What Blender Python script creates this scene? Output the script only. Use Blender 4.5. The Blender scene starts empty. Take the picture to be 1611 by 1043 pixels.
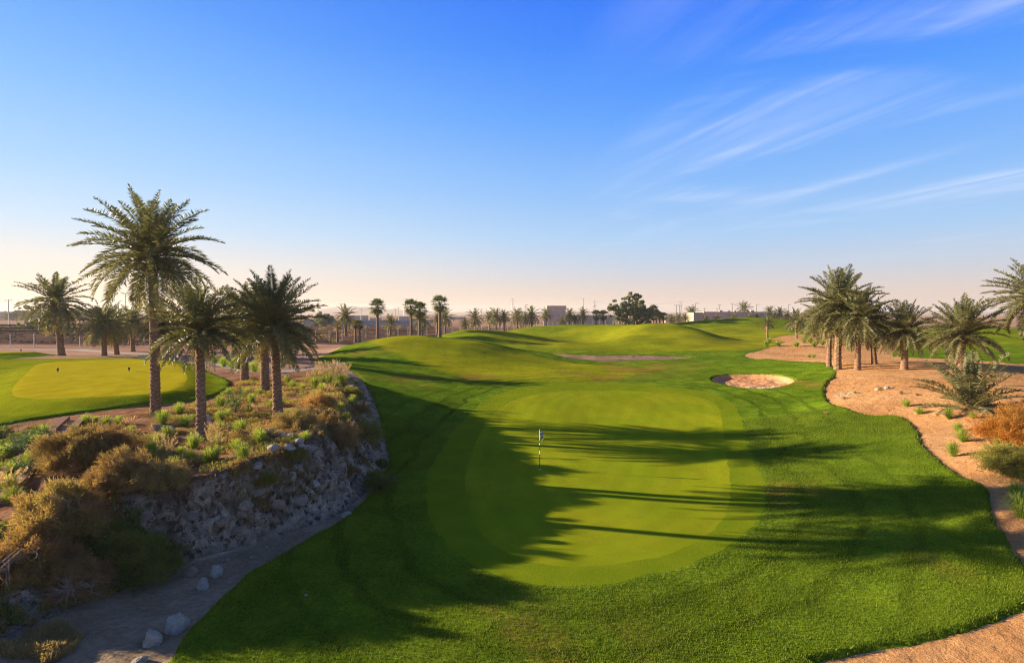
import bpy, math, random
import numpy as np
from mathutils import Vector
sc = bpy.context.scene
COL = sc.collection
RAD = math.radians
# ------------------------------------------------------------------ camera
CAMZ = 8.4; FPX = 895.0; PITCH = math.atan((521.5-494.0)/FPX)
cam_d = bpy.data.cameras.new('camera'); cam = bpy.data.objects.new('camera', cam_d); COL.objects.link(cam)
cam_d.sensor_width = 36.0; cam_d.lens = 20.0
cam_d.clip_start = 0.1; cam_d.clip_end = 20000
cam.location = (0, 0, CAMZ); cam.rotation_euler = (RAD(90)-PITCH, 0, 0)
sc.camera = cam
# ------------------------------------------------------------------ sun / sky / exposure
SUN_EL = RAD(14.0); SUN_AZ = RAD(-77.3)         # azimuth clockwise from +Y (negative: to the left)
world = bpy.data.worlds.new("World"); sc.world = world; world.use_nodes = True
def build_world():
    nt = world.node_tree; N = nt.nodes; L = nt.links
    N.clear()
    out = N.new('ShaderNodeOutputWorld'); bg = N.new('ShaderNodeBackground')
    sky = N.new('ShaderNodeTexSky'); sky.sky_type = 'NISHITA'; sky.sun_disc = False
    sky.sun_elevation = SUN_EL; sky.sun_rotation = SUN_AZ
    sky.altitude = 50; sky.air_density = 1.0; sky.dust_density = 0.6; sky.ozone_density = 2.5
    hs = N.new('ShaderNodeHueSaturation'); hs.inputs['Saturation'].default_value = 1.1
    L.new(sky.outputs[0], hs.inputs['Color'])
    # thin cirrus: direction projected on a high flat layer
    tc = N.new('ShaderNodeTexCoord'); sep = N.new('ShaderNodeSeparateXYZ'); L.new(tc.outputs['Generated'], sep.inputs[0])
    def M(op, a, b=None, c=None, clamp=False):
        n = N.new('ShaderNodeMath'); n.operation = op; n.use_clamp = clamp
        for i, v in enumerate((a, b, c)):
            if v is None: continue
            if isinstance(v, (int, float)): n.inputs[i].default_value = v
            else: L.new(v, n.inputs[i])
        return n.outputs[0]
    zc = M('MAXIMUM', M('ADD', sep.outputs[2], 0.02), 0.02)
    u = M('DIVIDE', sep.outputs[0], zc); v = M('DIVIDE', sep.outputs[1], zc)
    cmb = N.new('ShaderNodeCombineXYZ'); L.new(u, cmb.inputs[0]); L.new(v, cmb.inputs[1])
    def layer(rot, sx, sy, off, lo, hi, seed_scale=1.0, dist=0.6):
        mp = N.new('ShaderNodeMapping'); mp.inputs['Rotation'].default_value = (0, 0, rot)
        mp.inputs['Location'].default_value = off
        mp2 = N.new('ShaderNodeMapping'); mp2.inputs['Scale'].default_value = (sx, sy, 1)
        L.new(cmb.outputs[0], mp.inputs[0]); L.new(mp.outputs[0], mp2.inputs[0])
        nz = N.new('ShaderNodeTexNoise'); nz.inputs['Scale'].default_value = seed_scale; nz.inputs['Detail'].default_value = 6
        nz.inputs['Roughness'].default_value = 0.55; nz.inputs['Distortion'].default_value = dist
        L.new(mp2.outputs[0], nz.inputs['Vector'])
        mr = N.new('ShaderNodeMapRange'); mr.interpolation_type = 'SMOOTHSTEP'
        mr.inputs[1].default_value = lo; mr.inputs[2].default_value = hi
        L.new(nz.outputs[0], mr.inputs[0]); return mr.outputs[0]
    c1 = layer(RAD(70), 0.10, 0.75, (3.1, 1.7, 0), 0.40, 0.72)
    c2 = layer(RAD(72), 0.30, 3.0, (1.3, 4.2, 0), 0.36, 0.74, 1.0, 1.4)
    c3 = layer(RAD(40), 0.45, 0.9, (5.3, 0.2, 0), 0.38, 0.62, 1.0, 0.8)
    # only the right hand side, not near the horizon
    mx = N.new('ShaderNodeMapRange'); mx.interpolation_type = 'SMOOTHSTEP'; mx.inputs[1].default_value = 0.05; mx.inputs[2].default_value = 0.40
    L.new(sep.outputs[0], mx.inputs[0])
    mz = N.new('ShaderNodeMapRange'); mz.interpolation_type = 'SMOOTHSTEP'; mz.inputs[1].default_value = 0.06; mz.inputs[2].default_value = 0.16
    L.new(sep.outputs[2], mz.inputs[0])
    fac = M('MULTIPLY', M('MULTIPLY', mx.outputs[0], mz.outputs[0]), M('MULTIPLY', M('ADD', M('MULTIPLY', c1, 0.22), M('MULTIPLY', M('MULTIPLY', c1, c2), 0.75)), c3))
    # graded clear-sky colours by elevation (radiance), blended with the physical sky
    def ramp(stops):
        r = N.new('ShaderNodeValToRGB'); r.color_ramp.interpolation = 'B_SPLINE' if False else 'LINEAR'; e = r.color_ramp.elements
        while len(e) > 2: e.remove(e[-1])
        e[0].position = stops[0][0]; e[0].color = (*stops[0][1], 1); e[1].position = stops[1][0]; e[1].color = (*stops[1][1], 1)
        for p, c in stops[2:]: k = e.new(p); k.color = (*c, 1)
        L.new(M('MAXIMUM', sep.outputs[2], 0.0), r.inputs[0]); return r.outputs[0]
    K = 1/2**1.55
    def s2l(c): return tuple((((v/255)+0.055)/1.055)**2.4*K if v > 10 else v/255/12.92*K for v in c)
    right = ramp([(0.0, s2l((226,198,184))), (0.03, s2l((226,204,194))), (0.075, s2l((196,208,226))), (0.13, s2l((165,205,246))), (0.21, s2l((132,188,252))), (0.32, s2l((84,160,255))), (0.42, s2l((46,133,255))), (0.50, s2l((22,112,253))), (0.58, s2l((40,84,160))), (1.0, s2l((30,42,66)))])
    left = ramp([(0.0, s2l((248,222,196))), (0.03, s2l((252,229,206))), (0.075, s2l((240,232,226))), (0.13, s2l((205,228,250))), (0.21, s2l((168,212,255))), (0.32, s2l((128,190,255))), (0.42, s2l((92,164,254))), (0.50, s2l((72,146,250))), (0.58, s2l((60,105,180))), (1.0, s2l((38,50,76)))])
    lr = N.new('ShaderNodeMapRange'); lr.interpolation_type = 'SMOOTHSTEP'; lr.inputs[1].default_value = -0.75; lr.inputs[2].default_value = 0.35; L.new(sep.outputs[0], lr.inputs[0])
    gr = N.new('ShaderNodeMixRGB'); L.new(lr.outputs[0], gr.inputs[0]); L.new(left, gr.inputs[1]); L.new(right, gr.inputs[2])
    sc_ = N.new('ShaderNodeMixRGB'); sc_.blend_type = 'MULTIPLY'; sc_.inputs[0].default_value = 1; L.new(gr.outputs[0], sc_.inputs[1]); sc_.inputs[2].default_value = (10, 10, 10, 1)
    g2 = N.new('ShaderNodeMixRGB'); g2.inputs[0].default_value = 0.97; L.new(hs.outputs[0], g2.inputs[1]); L.new(sc_.outputs[0], g2.inputs[2])
    mix = N.new('ShaderNodeMixRGB'); L.new(fac, mix.inputs[0]); L.new(g2.outputs[0], mix.inputs[1]); mix.inputs[2].default_value = (3.0, 3.2, 3.8, 1)
    L.new(mix.outputs[0], bg.inputs[0]); bg.inputs[1].default_value = 0.10
    L.new(bg.outputs[0], out.inputs[0])
build_world()
sun_d = bpy.data.lights.new('sun', 'SUN'); sun = bpy.data.objects.new('sun', sun_d); COL.objects.link(sun)
sun_d.energy = 5.0; sun_d.angle = RAD(0.55); sun_d.color = (1.0, 0.80, 0.54)
sv = Vector((math.sin(SUN_AZ)*math.cos(SUN_EL), math.cos(SUN_AZ)*math.cos(SUN_EL), math.sin(SUN_EL)))
sun.rotation_euler = sv.to_track_quat('Z', 'Y').to_euler(); sun.location = (-60, 20, 40)
sc.view_settings.view_transform = 'Standard'; sc.view_settings.look = 'None'
sc.view_settings.exposure = 1.55; sc.view_settings.gamma = 1.0
sc.render.engine = 'CYCLES'
try:
    sc.cycles.use_denoising = True; sc.cycles.denoiser = 'OPENIMAGEDENOISE'; sc.cycles.denoising_input_passes = 'RGB_ALBEDO_NORMAL'; sc.cycles.denoising_prefilter = 'NONE'; sc.cycles.denoising_quality = 'HIGH'; sc.cycles.sample_clamp_direct = 6.0; sc.cycles.sample_clamp_indirect = 4.0; sc.cycles.filter_width = 1.15; sc.cycles.max_bounces = 6; sc.cycles.transparent_max_bounces = 6
    sc.cycles.volume_bounces = 0
except Exception: pass
# ------------------------------------------------------------------ pixel -> world helpers (photo 1611x1043)
def ray(px, py):
    dx = (px-805.5)/FPX; dy = -(py-521.5)/FPX
    return np.array([dx, math.cos(PITCH)+dy*math.sin(PITCH), -math.sin(PITCH)+dy*math.cos(PITCH)])
def W(px, py, z):
    r = ray(px, py); t = (z-CAMZ)/r[2]; return (r[0]*t, r[1]*t)
def WD(px, py, D):                      # point at depth D: (x, z)
    r = ray(px, py); t = D/r[1]; return (r[0]*t, CAMZ+r[2]*t)
def poly(pts): return np.array([W(*p) for p in pts])
rng = np.random.RandomState(7)
# ------------------------------------------------------------------ numpy noise
_perm = np.random.RandomState(3).rand(256, 256)
def vnoise(x, y):
    xi = np.floor(x).astype(np.int64); yi = np.floor(y).astype(np.int64); fx = x-xi; fy = y-yi
    fx = fx*fx*(3-2*fx); fy = fy*fy*(3-2*fy)
    g = lambda a, b: _perm[a & 255, b & 255]
    return (g(xi, yi)*(1-fx)+g(xi+1, yi)*fx)*(1-fy)+(g(xi, yi+1)*(1-fx)+g(xi+1, yi+1)*fx)*fy
def fbm(x, y, o=4, gain=0.5):
    s = 0; a = 1; t = 0
    for i in range(o):
        s = s+a*(vnoise(x+17.3*i, y+9.1*i)-0.5); t += a; a *= gain; x = x*2.03; y = y*2.03
    return s/t*2
def ridged(x, y, o=4):
    s = 0; a = 1; t = 0
    for i in range(o):
        s = s+a*(1-2*np.abs(vnoise(x+31.3*i, y+5.7*i)-0.5)*2); t += a; a *= 0.55; x = x*2.1; y = y*2.1
    return s/t
def cells(x, y):
    xi = np.floor(x).astype(np.int64); yi = np.floor(y).astype(np.int64); f1 = np.full(x.shape, 9.); f2 = f1.copy(); idv = f1*0
    for a in (-1, 0, 1):
        for b in (-1, 0, 1):
            cx = xi+a; cy = yi+b; px = cx+_perm[cx & 255, cy & 255]; py = cy+_perm[(cx+91) & 255, (cy+37) & 255]; d = np.hypot(x-px, y-py)
            n = d < f1; f2 = np.where(n, f1, np.minimum(f2, d)); idv = np.where(n, _perm[(cx+13) & 255, (cy+7) & 255], idv); f1 = np.minimum(f1, d)
    return f1, f2, idv
def sstep(a, b, x):
    t = np.clip((x-a)/(b-a), 0, 1); return t*t*(3-2*t)
def smooth_poly(P, it=2):               # Chaikin corner cutting, closed
    for _ in range(it):
        Q = np.roll(P, -1, 0); P = np.stack([P*0.75+Q*0.25, P*0.25+Q*0.75], 1).reshape(-1, 2)
    return P
def seg_dist(x, y, P, closed=True):
    d = np.full(x.shape, 1e18); n = len(P)
    for i in range(n if closed else n-1):
        ax, ay = P[i]; bx, by = P[(i+1) % n]
        vx, vy = bx-ax, by-ay; q = vx*vx+vy*vy+1e-12
        t = np.clip(((x-ax)*vx+(y-ay)*vy)/q, 0, 1)
        d = np.minimum(d, (x-ax-t*vx)**2+(y-ay-t*vy)**2)
    return np.sqrt(d)
def inside(x, y, P):
    c = np.zeros(x.shape, bool); n = len(P)
    for i in range(n):
        ax, ay = P[i]; bx, by = P[(i+1) % n]
        if ay == by: continue
        c ^= ((ay > y) != (by > y)) & (x < (bx-ax)*(y-ay)/(by-ay)+ax)
    return c
def sd(x, y, P):                        # positive inside
    mn = P.min(0)-40; mx = P.max(0)+40
    res = np.full(x.shape, -40.0)
    m = (x > mn[0]) & (x < mx[0]) & (y > mn[1]) & (y < mx[1])
    if m.any():
        xs = x[m]; ys = y[m]; d = seg_dist(xs, ys, P); res[m] = np.where(inside(xs, ys, P), d, -d)
    return res
# ------------------------------------------------------------------ terrain layout (world polygons)
G_MAIN = smooth_poly(np.array(
    [W(*p) for p in [(60,1300,-.2),(200,1140,-.2),(265,1043,-.2),(300,985,-.2),(380,905,-.1),(460,860,-.05),(545,812,0),(590,770,0),(600,735,.1),(594,695,.3),(580,655,.7),(562,615,1.2),(545,590,1.9),(530,578,2.5),(455,574,2.9),(500,561,2.7),(545,551,2.35)]]
    + [(-26,108),(-17,116),(-19,124),(-19,135),(-12,150),(0,172),(16,186),(40,196),(48,215),(70,235),(120,250),(200,260),(300,260),(330,140),(150,60),(60,20),(40,5),(30,-5)]
    + [W(*p) for p in [(1250,1400,-.1)]]), 2)
S_RIGHT = smooth_poly(np.array([W(*p) for p in
    [(1250,1048,.0),(1330,1030,.05),(1450,1012,.1),(1560,987,.25),(1605,968,.35),(1640,940,.45),(1618,900,.55),(1585,862,.6),(1560,825,.7),(1556,800,.8),(1562,775,.9),(1500,748,1.0),(1452,708,1.2),(1445,680,1.3),(1428,659,1.38),(1346,653,1.45),(1300,624,1.75),(1296,603,2.15),(1322,578,2.8)]]
    + [(36.5,66.0),(37.5,70),(37.5,80),(38,92),(39.5,97),(45,103),(51,110),(57,117),(58,125),(60,133),(66,141),(76,147),(88,150),(95,140),(88,124)]
    + [W(*p) for p in [(1403,548,2.4),(1404,558,2.4),(1425,565,2.4),(1500,563,2.5),(1545,570,2.6),(1615,580,2.6)]]
    + [(110,66),(110,5),(40,-10),(20,-5)]), 2)
WASTE = smooth_poly(np.array([W(*p) for p in [(848,557,1.1),(870,561,.9),(930,562.5,.9),(1010,562,.9),(1100,563.5,.9),(1085,567,.9),(1020,569.5,.9),(930,570,.9),(875,568,.95)]]), 2)
BUNK = smooth_poly(np.array([W(*p) for p in [(1119,593,1.5),(1132,588,1.6),(1165,586.5,1.7),(1205,588,1.7),(1240,594,1.6),(1253,602,1.5),(1240,610,1.35),(1212,615,1.2),(1175,612,1.25),(1142,606,1.3),(1122,600,1.4)]]), 2)
GREEN = smooth_poly(np.array([W(*p) for p in [(736,800,0),(728,765,0),(742,710,.0),(768,660,.15),(805,632,.5),(880,618,.8),(960,616,.9),(1040,618,.9),(1105,628,.7),(1130,642,.45),(1136,665,.2),(1142,720,.0),(1152,775,0),(1142,820,0),(1105,855,0),(1040,880,0),(960,893,0),(870,896,0),(800,880,0),(755,845,0)]]), 2)
COLLAR = smooth_poly(np.array([W(*p) for p in [(672,810,0),(668,765,0),(690,710,.05),(735,655,.2),(775,625,.6),(850,606,.95),(960,603,1.05),(1080,612,1.0),(1150,632,.65),(1165,655,.4),(1172,700,.15),(1195,750,.05),(1208,790,.05),(1190,830,0),(1135,872,0),(1060,900,0),(960,922,0),(850,925,0),(760,905,0),(700,860,0)]]), 2)
FAIR = smooth_poly(np.array([W(*p) for p in [(600,566,1.9),(700,590,1.4),(790,606,.95),(960,603,1.0),(1010,590,1.2),(985,575,1.3),(900,572,1.2),(840,566,1.3),(760,556,2),(640,556,2.3)]]+[(-4,104),(-14,97),(-24,90)]), 2)
FAIR2 = smooth_poly(np.array([(-8,118),(6,110),(24,104),(42,104),(60,112),(74,140),(80,170),(60,176),(30,150),(0,142),(-10,132)], float), 2)
TEE = smooth_poly(np.array([W(*p) for p in [(14,622,3.35),(26,600,3.4),(50,577,3.4),(60,570,3.4),(110,567,3.4),(190,564.5,3.4),(255,566,3.4),(278,570,3.4),(296,592,3.35),(292,610,3.3),(262,620,3.35),(150,627,3.35),(50,627,3.35)]]), 2)
G_LEFT = smooth_poly(np.array([W(*p) for p in [(-60,690,2.6),(0,668,2.7),(100,655,2.8),(215,640,2.9),(300,632,2.9),(345,622,2.95),(372,604,3),(330,585,3),(300,568,3.05),(240,561,3.1),(150,560,3.2),(70,562,3.2),(-200,566,3.2),(-700,600,2.9),(-500,700,2.6)]]), 2)
TEE2 = smooth_poly(np.array([W(*p) for p in [(-250,562,3.5),(0,562,3.3),(60,560,3.2),(112,556.5,2.8),(80,552,3.0),(40,550.5,3.1),(-250,551,3.4)]]), 2)
TEE2_TOP = smooth_poly(np.array([W(*p) for p in [(-200,556,3.5),(0,556,3.5),(45,554.5,3.45),(60,552.7,3.4),(0,551.5,3.45),(-200,552,3.5)]]), 2)
PATHC = np.array([W(*p) for p in [(530,570,2.6),(500,578,2.85),(440,585,2.9),(390,580,2.9),(345,571,2.9),(300,562,2.8),(240,555.5,2.6)]]+[(-75,98),(-130,110)])
# high plateau on the left
TOP = smooth_poly(np.array([W(*p) for p in [(-350,900,1.6),(-100,850,1.6),(20,815,1.8),(120,790,2.1),(232,768,2.4),(330,748,2.6),(400,722,2.75),(488,692,2.85),(522,650,3.0),(537,615,3.0),(545,590,3.0)]]
    + [W(440,574,3.0), W(330,560,3.0), (-60,80), (-140,80), (-200,40), (-60,10)]), 1)
BASE = smooth_poly(np.array([W(*p) for p in [(-350,1300,0),(-100,1080,0),(20,1000,0),(130,950,-.1),(230,905,-.1),(295,885,-.1),(360,868,-.1),(440,842,-.05),(535,808,0),(592,760,0),(614,728,.1),(606,690,.3),(595,655,.6),(578,618,1.2),(560,592,1.9)]]
    + [W(520,570,2.6), W(430,558,2.6), (-60,110), (-170,120), (-260,40), (-80,-10)]), 1)
# low surface controls (px,py,z) + (X,Y,z)
LC = [(W(px, py, z)[0], W(px, py, z)[1], z) for px, py, z in [
 (740,850,0),(950,850,0),(1150,850,0),(950,760,0),(760,760,0),(1150,760,.03),(950,690,0),(1130,690,.15),(770,690,.05),(950,650,.3),(800,650,.3),(1110,650,.4),(950,618,.85),(850,625,.75),(1080,625,.8),
 (850,590,1.25),(1000,592,1.2),(850,575,1.2),(1000,578,1.05),(650,700,.05),(640,800,-.05),(560,850,-.1),(620,640,1.0),(680,650,.45),(600,602,1.75),(700,600,1.3),(760,622,.75),
 (560,577,2.35),(650,571,1.95),(750,570,1.6),(640,600,1.5),(1200,640,.65),(1170,600,1.45),(1240,598,1.6),(1190,620,1.1),(1110,598,1.3),(1300,585,2.2),(1320,572,2.8),(1280,572,2.4),(1200,572,1.7),(1120,575,1.4),
 (1350,655,1.35),(1200,660,.6),(1440,664,1.4),(1250,641,.85),(1290,640,1.1),(1300,720,.5),(1230,720,.3),(1430,720,1.05),(1380,690,1.1),(1400,800,.55),(1300,800,.25),(1530,790,.8),(1250,850,.1),(1400,950,.12),(1570,900,.45),(1600,950,.42),(1611,1043,.3),(1450,1043,.05),
 (900,1000,-.1),(600,1000,-.2),(300,1000,-.2),(50,1020,0),(150,950,-.1),(600,920,-.1),
 (1400,600,2.6),(1350,640,1.75),(1500,645,2.25),(1600,600,2.7),(1600,700,1.95),(1520,700,1.55),(1600,800,1.2),(1435,573,3.1),(1375,571,3.0),(1325,567,3.05),(1525,601,2.95),(1580,640,2.5),
 (400,900,-.15),(0,1150,0),(1611,1200,.2),(900,1250,-.1),(300,1250,-.2)]]
LC += [(24,100,1.0),(0,100,1.1),(36,98,1.1),(-14,98,2.0),(-28,100,2.2),(-45,100,2.2),(-80,100,2.2),(-60,130,2.0),(-110,140,2.0),(0,150,2.2),(40,150,2.6),(70,110,2.2),(58,82,2.3),(70,75,2.2),(48,74,2.6),(90,70,2.4),(110,90,2.3),(120,120,2.3),(150,60,2.2),
 (80,160,3.2),(120,180,3.2),(0,220,2.0),(100,260,2.0),(-150,250,2.0),(250,250,2.2),(-300,100,2.0),(300,80,2.0),(60,50,2.6),(80,30,2.4),(45,20,1.8),(-300,500,2),(300,500,2),(0,500,2),(0,1500,2),(-1500,1500,2),(1500,1500,2),(0,6000,2),(-5000,5000,2),(5000,5000,2),(-200,20,2),(-60,60,2.2),(-30,70,2.5),(-40,40,1.5),(-40,0,0),(0,0,-.1),(0,-20,-.1),(40,-10,.2)]
LC = np.array(LC)
HC = [(W(px, py, z)[0], W(px, py, z)[1], z) for px, py, z in [
 (245,652,2.9),(317,690,2.75),(437,657,2.9),(417,613,3.0),(530,600,3.05),(480,690,2.9),(400,722,2.75),(330,748,2.6),(232,768,2.4),(120,790,2.1),(20,815,1.8),(-100,850,1.6),(100,720,2.5),(0,740,2.1),(115,662,2.85),(0,668,2.65),(300,632,2.9),(372,604,3.0),(440,585,2.9),(345,571,2.85),
 (150,640,2.85),(60,560,3.0),(480,574,2.9),(540,590,3.0),(240,690,2.7)]]
HC += [(-60,80,2.6),(-30,70,2.8),(-60,60,2.7),(-140,80,2.2),(-200,40,2),(-60,10,1.2),(-40,30,2.4),(-90,45,2.4)]
HC = np.array(HC)
def warp(x, y): return np.arcsinh(x/25.0)*1.2, np.arcsinh((y)/25.0)*1.6
def tps_fit(C, lam=0.002):
    u, v = warp(C[:, 0], C[:, 1]); n = len(u)
    r2 = (u[:, None]-u[None])**2+(v[:, None]-v[None])**2; K = 0.5*r2*np.log(r2+1e-12)+lam*np.eye(n)
    Pm = np.stack([np.ones(n), u, v], 1); A = np.zeros((n+3, n+3)); A[:n, :n] = K; A[:n, n:] = Pm; A[n:, :n] = Pm.T
    w = np.linalg.solve(A, np.concatenate([C[:, 2], [0, 0, 0]])); return u, v, w
def tps_eval(T, x, y):
    u, v, w = T; a, b = warp(x, y); n = len(u); z = w[n]+w[n+1]*a+w[n+2]*b
    for i in range(n):
        r2 = (a-u[i])**2+(b-v[i])**2; z = z+w[i]*0.5*r2*np.log(r2+1e-12)
    return z
TL = tps_fit(LC); TH = tps_fit(HC)
def mound(x, y, px, py, D, A, sxl, sxr, syf, syb):
    X, _ = WD(px, py, D)
    dx = x-X; dy = y-D
    g = np.exp(-np.abs(dx/np.where(dx < 0, sxl, sxr))**2.5-np.abs(dy/np.where(dy < 0, syf, syb))**2.2)
    return A*g
DTREE = []
def fields(x, y):
    f = {}
    f['gm'] = sd(x, y, G_MAIN); f['sr'] = sd(x, y, S_RIGHT); f['waste'] = sd(x, y, WASTE); f['bunk'] = sd(x, y, BUNK)
    f['green'] = sd(x, y, GREEN)+.10*fbm(x*2, y*2, 3); f['collar'] = sd(x, y, COLLAR)+.16*fbm(x*1.5, y*1.5, 3); f['fair'] = np.maximum(sd(x, y, FAIR), sd(x, y, FAIR2))
    f['tee'] = np.maximum(sd(x, y, TEE), sd(x, y, TEE2_TOP)); f['gl'] = sd(x, y, G_LEFT); f['t2'] = sd(x, y, TEE2)
    d = seg_dist(x, y, PATHC, closed=False); f['path'] = 1.25-d
    f['top'] = sd(x, y, TOP); f['base'] = sd(x, y, BASE)
    gm = np.minimum(f['gm'], -f['sr']); gm = np.minimum(gm, -f['base']-0.0)
    g = np.maximum(np.maximum(gm, f['gl']), f['t2'])
    # ragged turf edge
    g = g+fbm(x*1.3, y*1.3, 3)*0.12*np.exp(-np.abs(g))
    g = np.minimum(g, np.minimum(-f['waste'], -f['bunk'])); g = np.minimum(g, -f['path'])
    f['grass'] = g
    return f
def height(x, y, f=None, detail=True):
    x = np.asarray(x, float); y = np.asarray(y, float)
    if f is None: f = fields(x, y)
    zl = tps_eval(TL, x, y); far = np.hypot(x, y)
    zl = zl+(2.0-zl)*sstep(260, 420, far)
    m = mound(x, y, 664, 529, 92, 2.65, 12, 18, 15, 11)
    m = m+mound(x, y, 757, 517, 128, 2.85, 9.5, 17, 13, 11)
    m = m+mound(x, y, 860, 517, 158, 2.4, 12, 22, 14, 12)
    m = m+mound(x, y, 1035, 512, 132, 3.7, 13, 13, 16, 14)
    m = m+mound(x, y, 960, 520, 150, 1.8, 16, 16, 12, 14)
    m = m+mound(x, y, 1125, 508, 185, 2.9, 22, 30, 14, 18)
    m = m+mound(x, y, 1260, 515, 190, 2.0, 30, 50, 20, 22)
    m = m+mound(x, y, 930, 545, 112, 0.7, 16, 16, 6, 9)
    m = m+mound(x, y, 1600, 530, 130, 2.2, 30, 60, 16, 18)
    m = m+mound(x, y, 1300, 540, 110, 0.9, 10, 12, 8, 14)
    m = m*(1+.10*fbm(x*.09+3, y*.09, 3))+.55*fbm(x*.055+7, y*.075, 3)*sstep(68, 90, y)*sstep(240, 200, y)
    m = m*sstep(0, 14, -f['base'])
    zl = zl+m
    zh = tps_eval(TH, x, y); zh = zh+(2.0-zh)*sstep(150, 300, far)
    # tees
    zh = zh+0.45*sstep(-2.2, 0.3, f['tee'])*sstep(0, 3, f['top'])
    di = np.maximum(f['top'], 0); w = np.where(f['top'] >= 0, 1.0, np.where(f['base'] <= 0, 0.0, f['base']/(f['base']-f['top']+1e-9)))
    w = np.clip(w, 0, 1); steep = (w > 0) & (w < 1)
    # rocky faces are steeper in the middle
    ws = w*w*(3-2*w); w2 = 0.5*w+0.5*ws
    z = zl*(1-w2)+zh*w2
    if detail:
        near = sstep(70, 50, far)
        edge = np.sin(np.pi*np.clip(w, 0, 1))*near
        z = z+edge*(0.60*ridged(x*.6, y*.6, 5)-0.2+0.55*fbm(x*1.5, y*1.5, 5, .62))*sstep(-17, -13, x)
        dirt = sstep(0.05, -0.25, f['grass'])*sstep(400, 100, far)
        z = z+dirt*(0.09*fbm(x*.5, y*.5, 5)+0.03*fbm(x*2.5, y*2.5, 3))
        z = z+0.05*fbm(x*.22, y*.22, 2)*sstep(-0.5, -3, f['collar'])
        z = z+0.13*sstep(0.0, 0.2, f['grass'])*sstep(150, 60, far)
        z = z+0.035*fbm(x*1.1, y*1.1, 3)*sstep(0.5, 2, f['grass'])*sstep(0, -1.5, f['collar'])*sstep(120, 40, far)
        # bunkers
        z = z-0.38*sstep(0.0, 0.7, f['bunk'])+0.45*sstep(.2, 1.0, f['bunk'])*(sstep(54.5, 52, y))*np.maximum(0, ridged(x*1.4, y*.9, 4)-.1)
        z = z+0.16*fbm(x*1.5, y*1.5, 4)*sstep(0.1, 0.8, f['bunk'])
        z = z-0.45*sstep(-0.3, 1.2, f['waste'])
        z = z-0.05*sstep(-0.1, 0.1, f['path'])*sstep(200, 80, far)
        # desert furrows and heaps at the left
        fld = sstep(112, 122, y)*sstep(330, 250, y)*sstep(-20, -40, x)
        z = z+fld*(0.5*ridged(x*.02, y*.16, 3)+0.35*fbm(x*.15, y*.3, 3))
        plain = sstep(200, 260, y)
        z = z+plain*sstep(3500, 900, far)*(0.7*fbm(x*.012, y*.02, 4))
    return z
def hz(x, y):
    return float(height(np.array([x]), np.array([y]))[0])
def ground_at(px, py, zguess=2.0):
    """world point on the terrain seen at photo pixel"""
    r = ray(px, py)
    ts = np.concatenate([np.arange(12, 80, 0.1), np.arange(80, 400, 0.5)])
    X = r[0]*ts; Y = r[1]*ts; Z = CAMZ+r[2]*ts
    h = height(X, Y); i = np.argmax(Z < h)
    if not (Z < h).any(): x, y = W(px, py, zguess); return x, y, zguess
    return X[i], Y[i], h[i]
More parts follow.
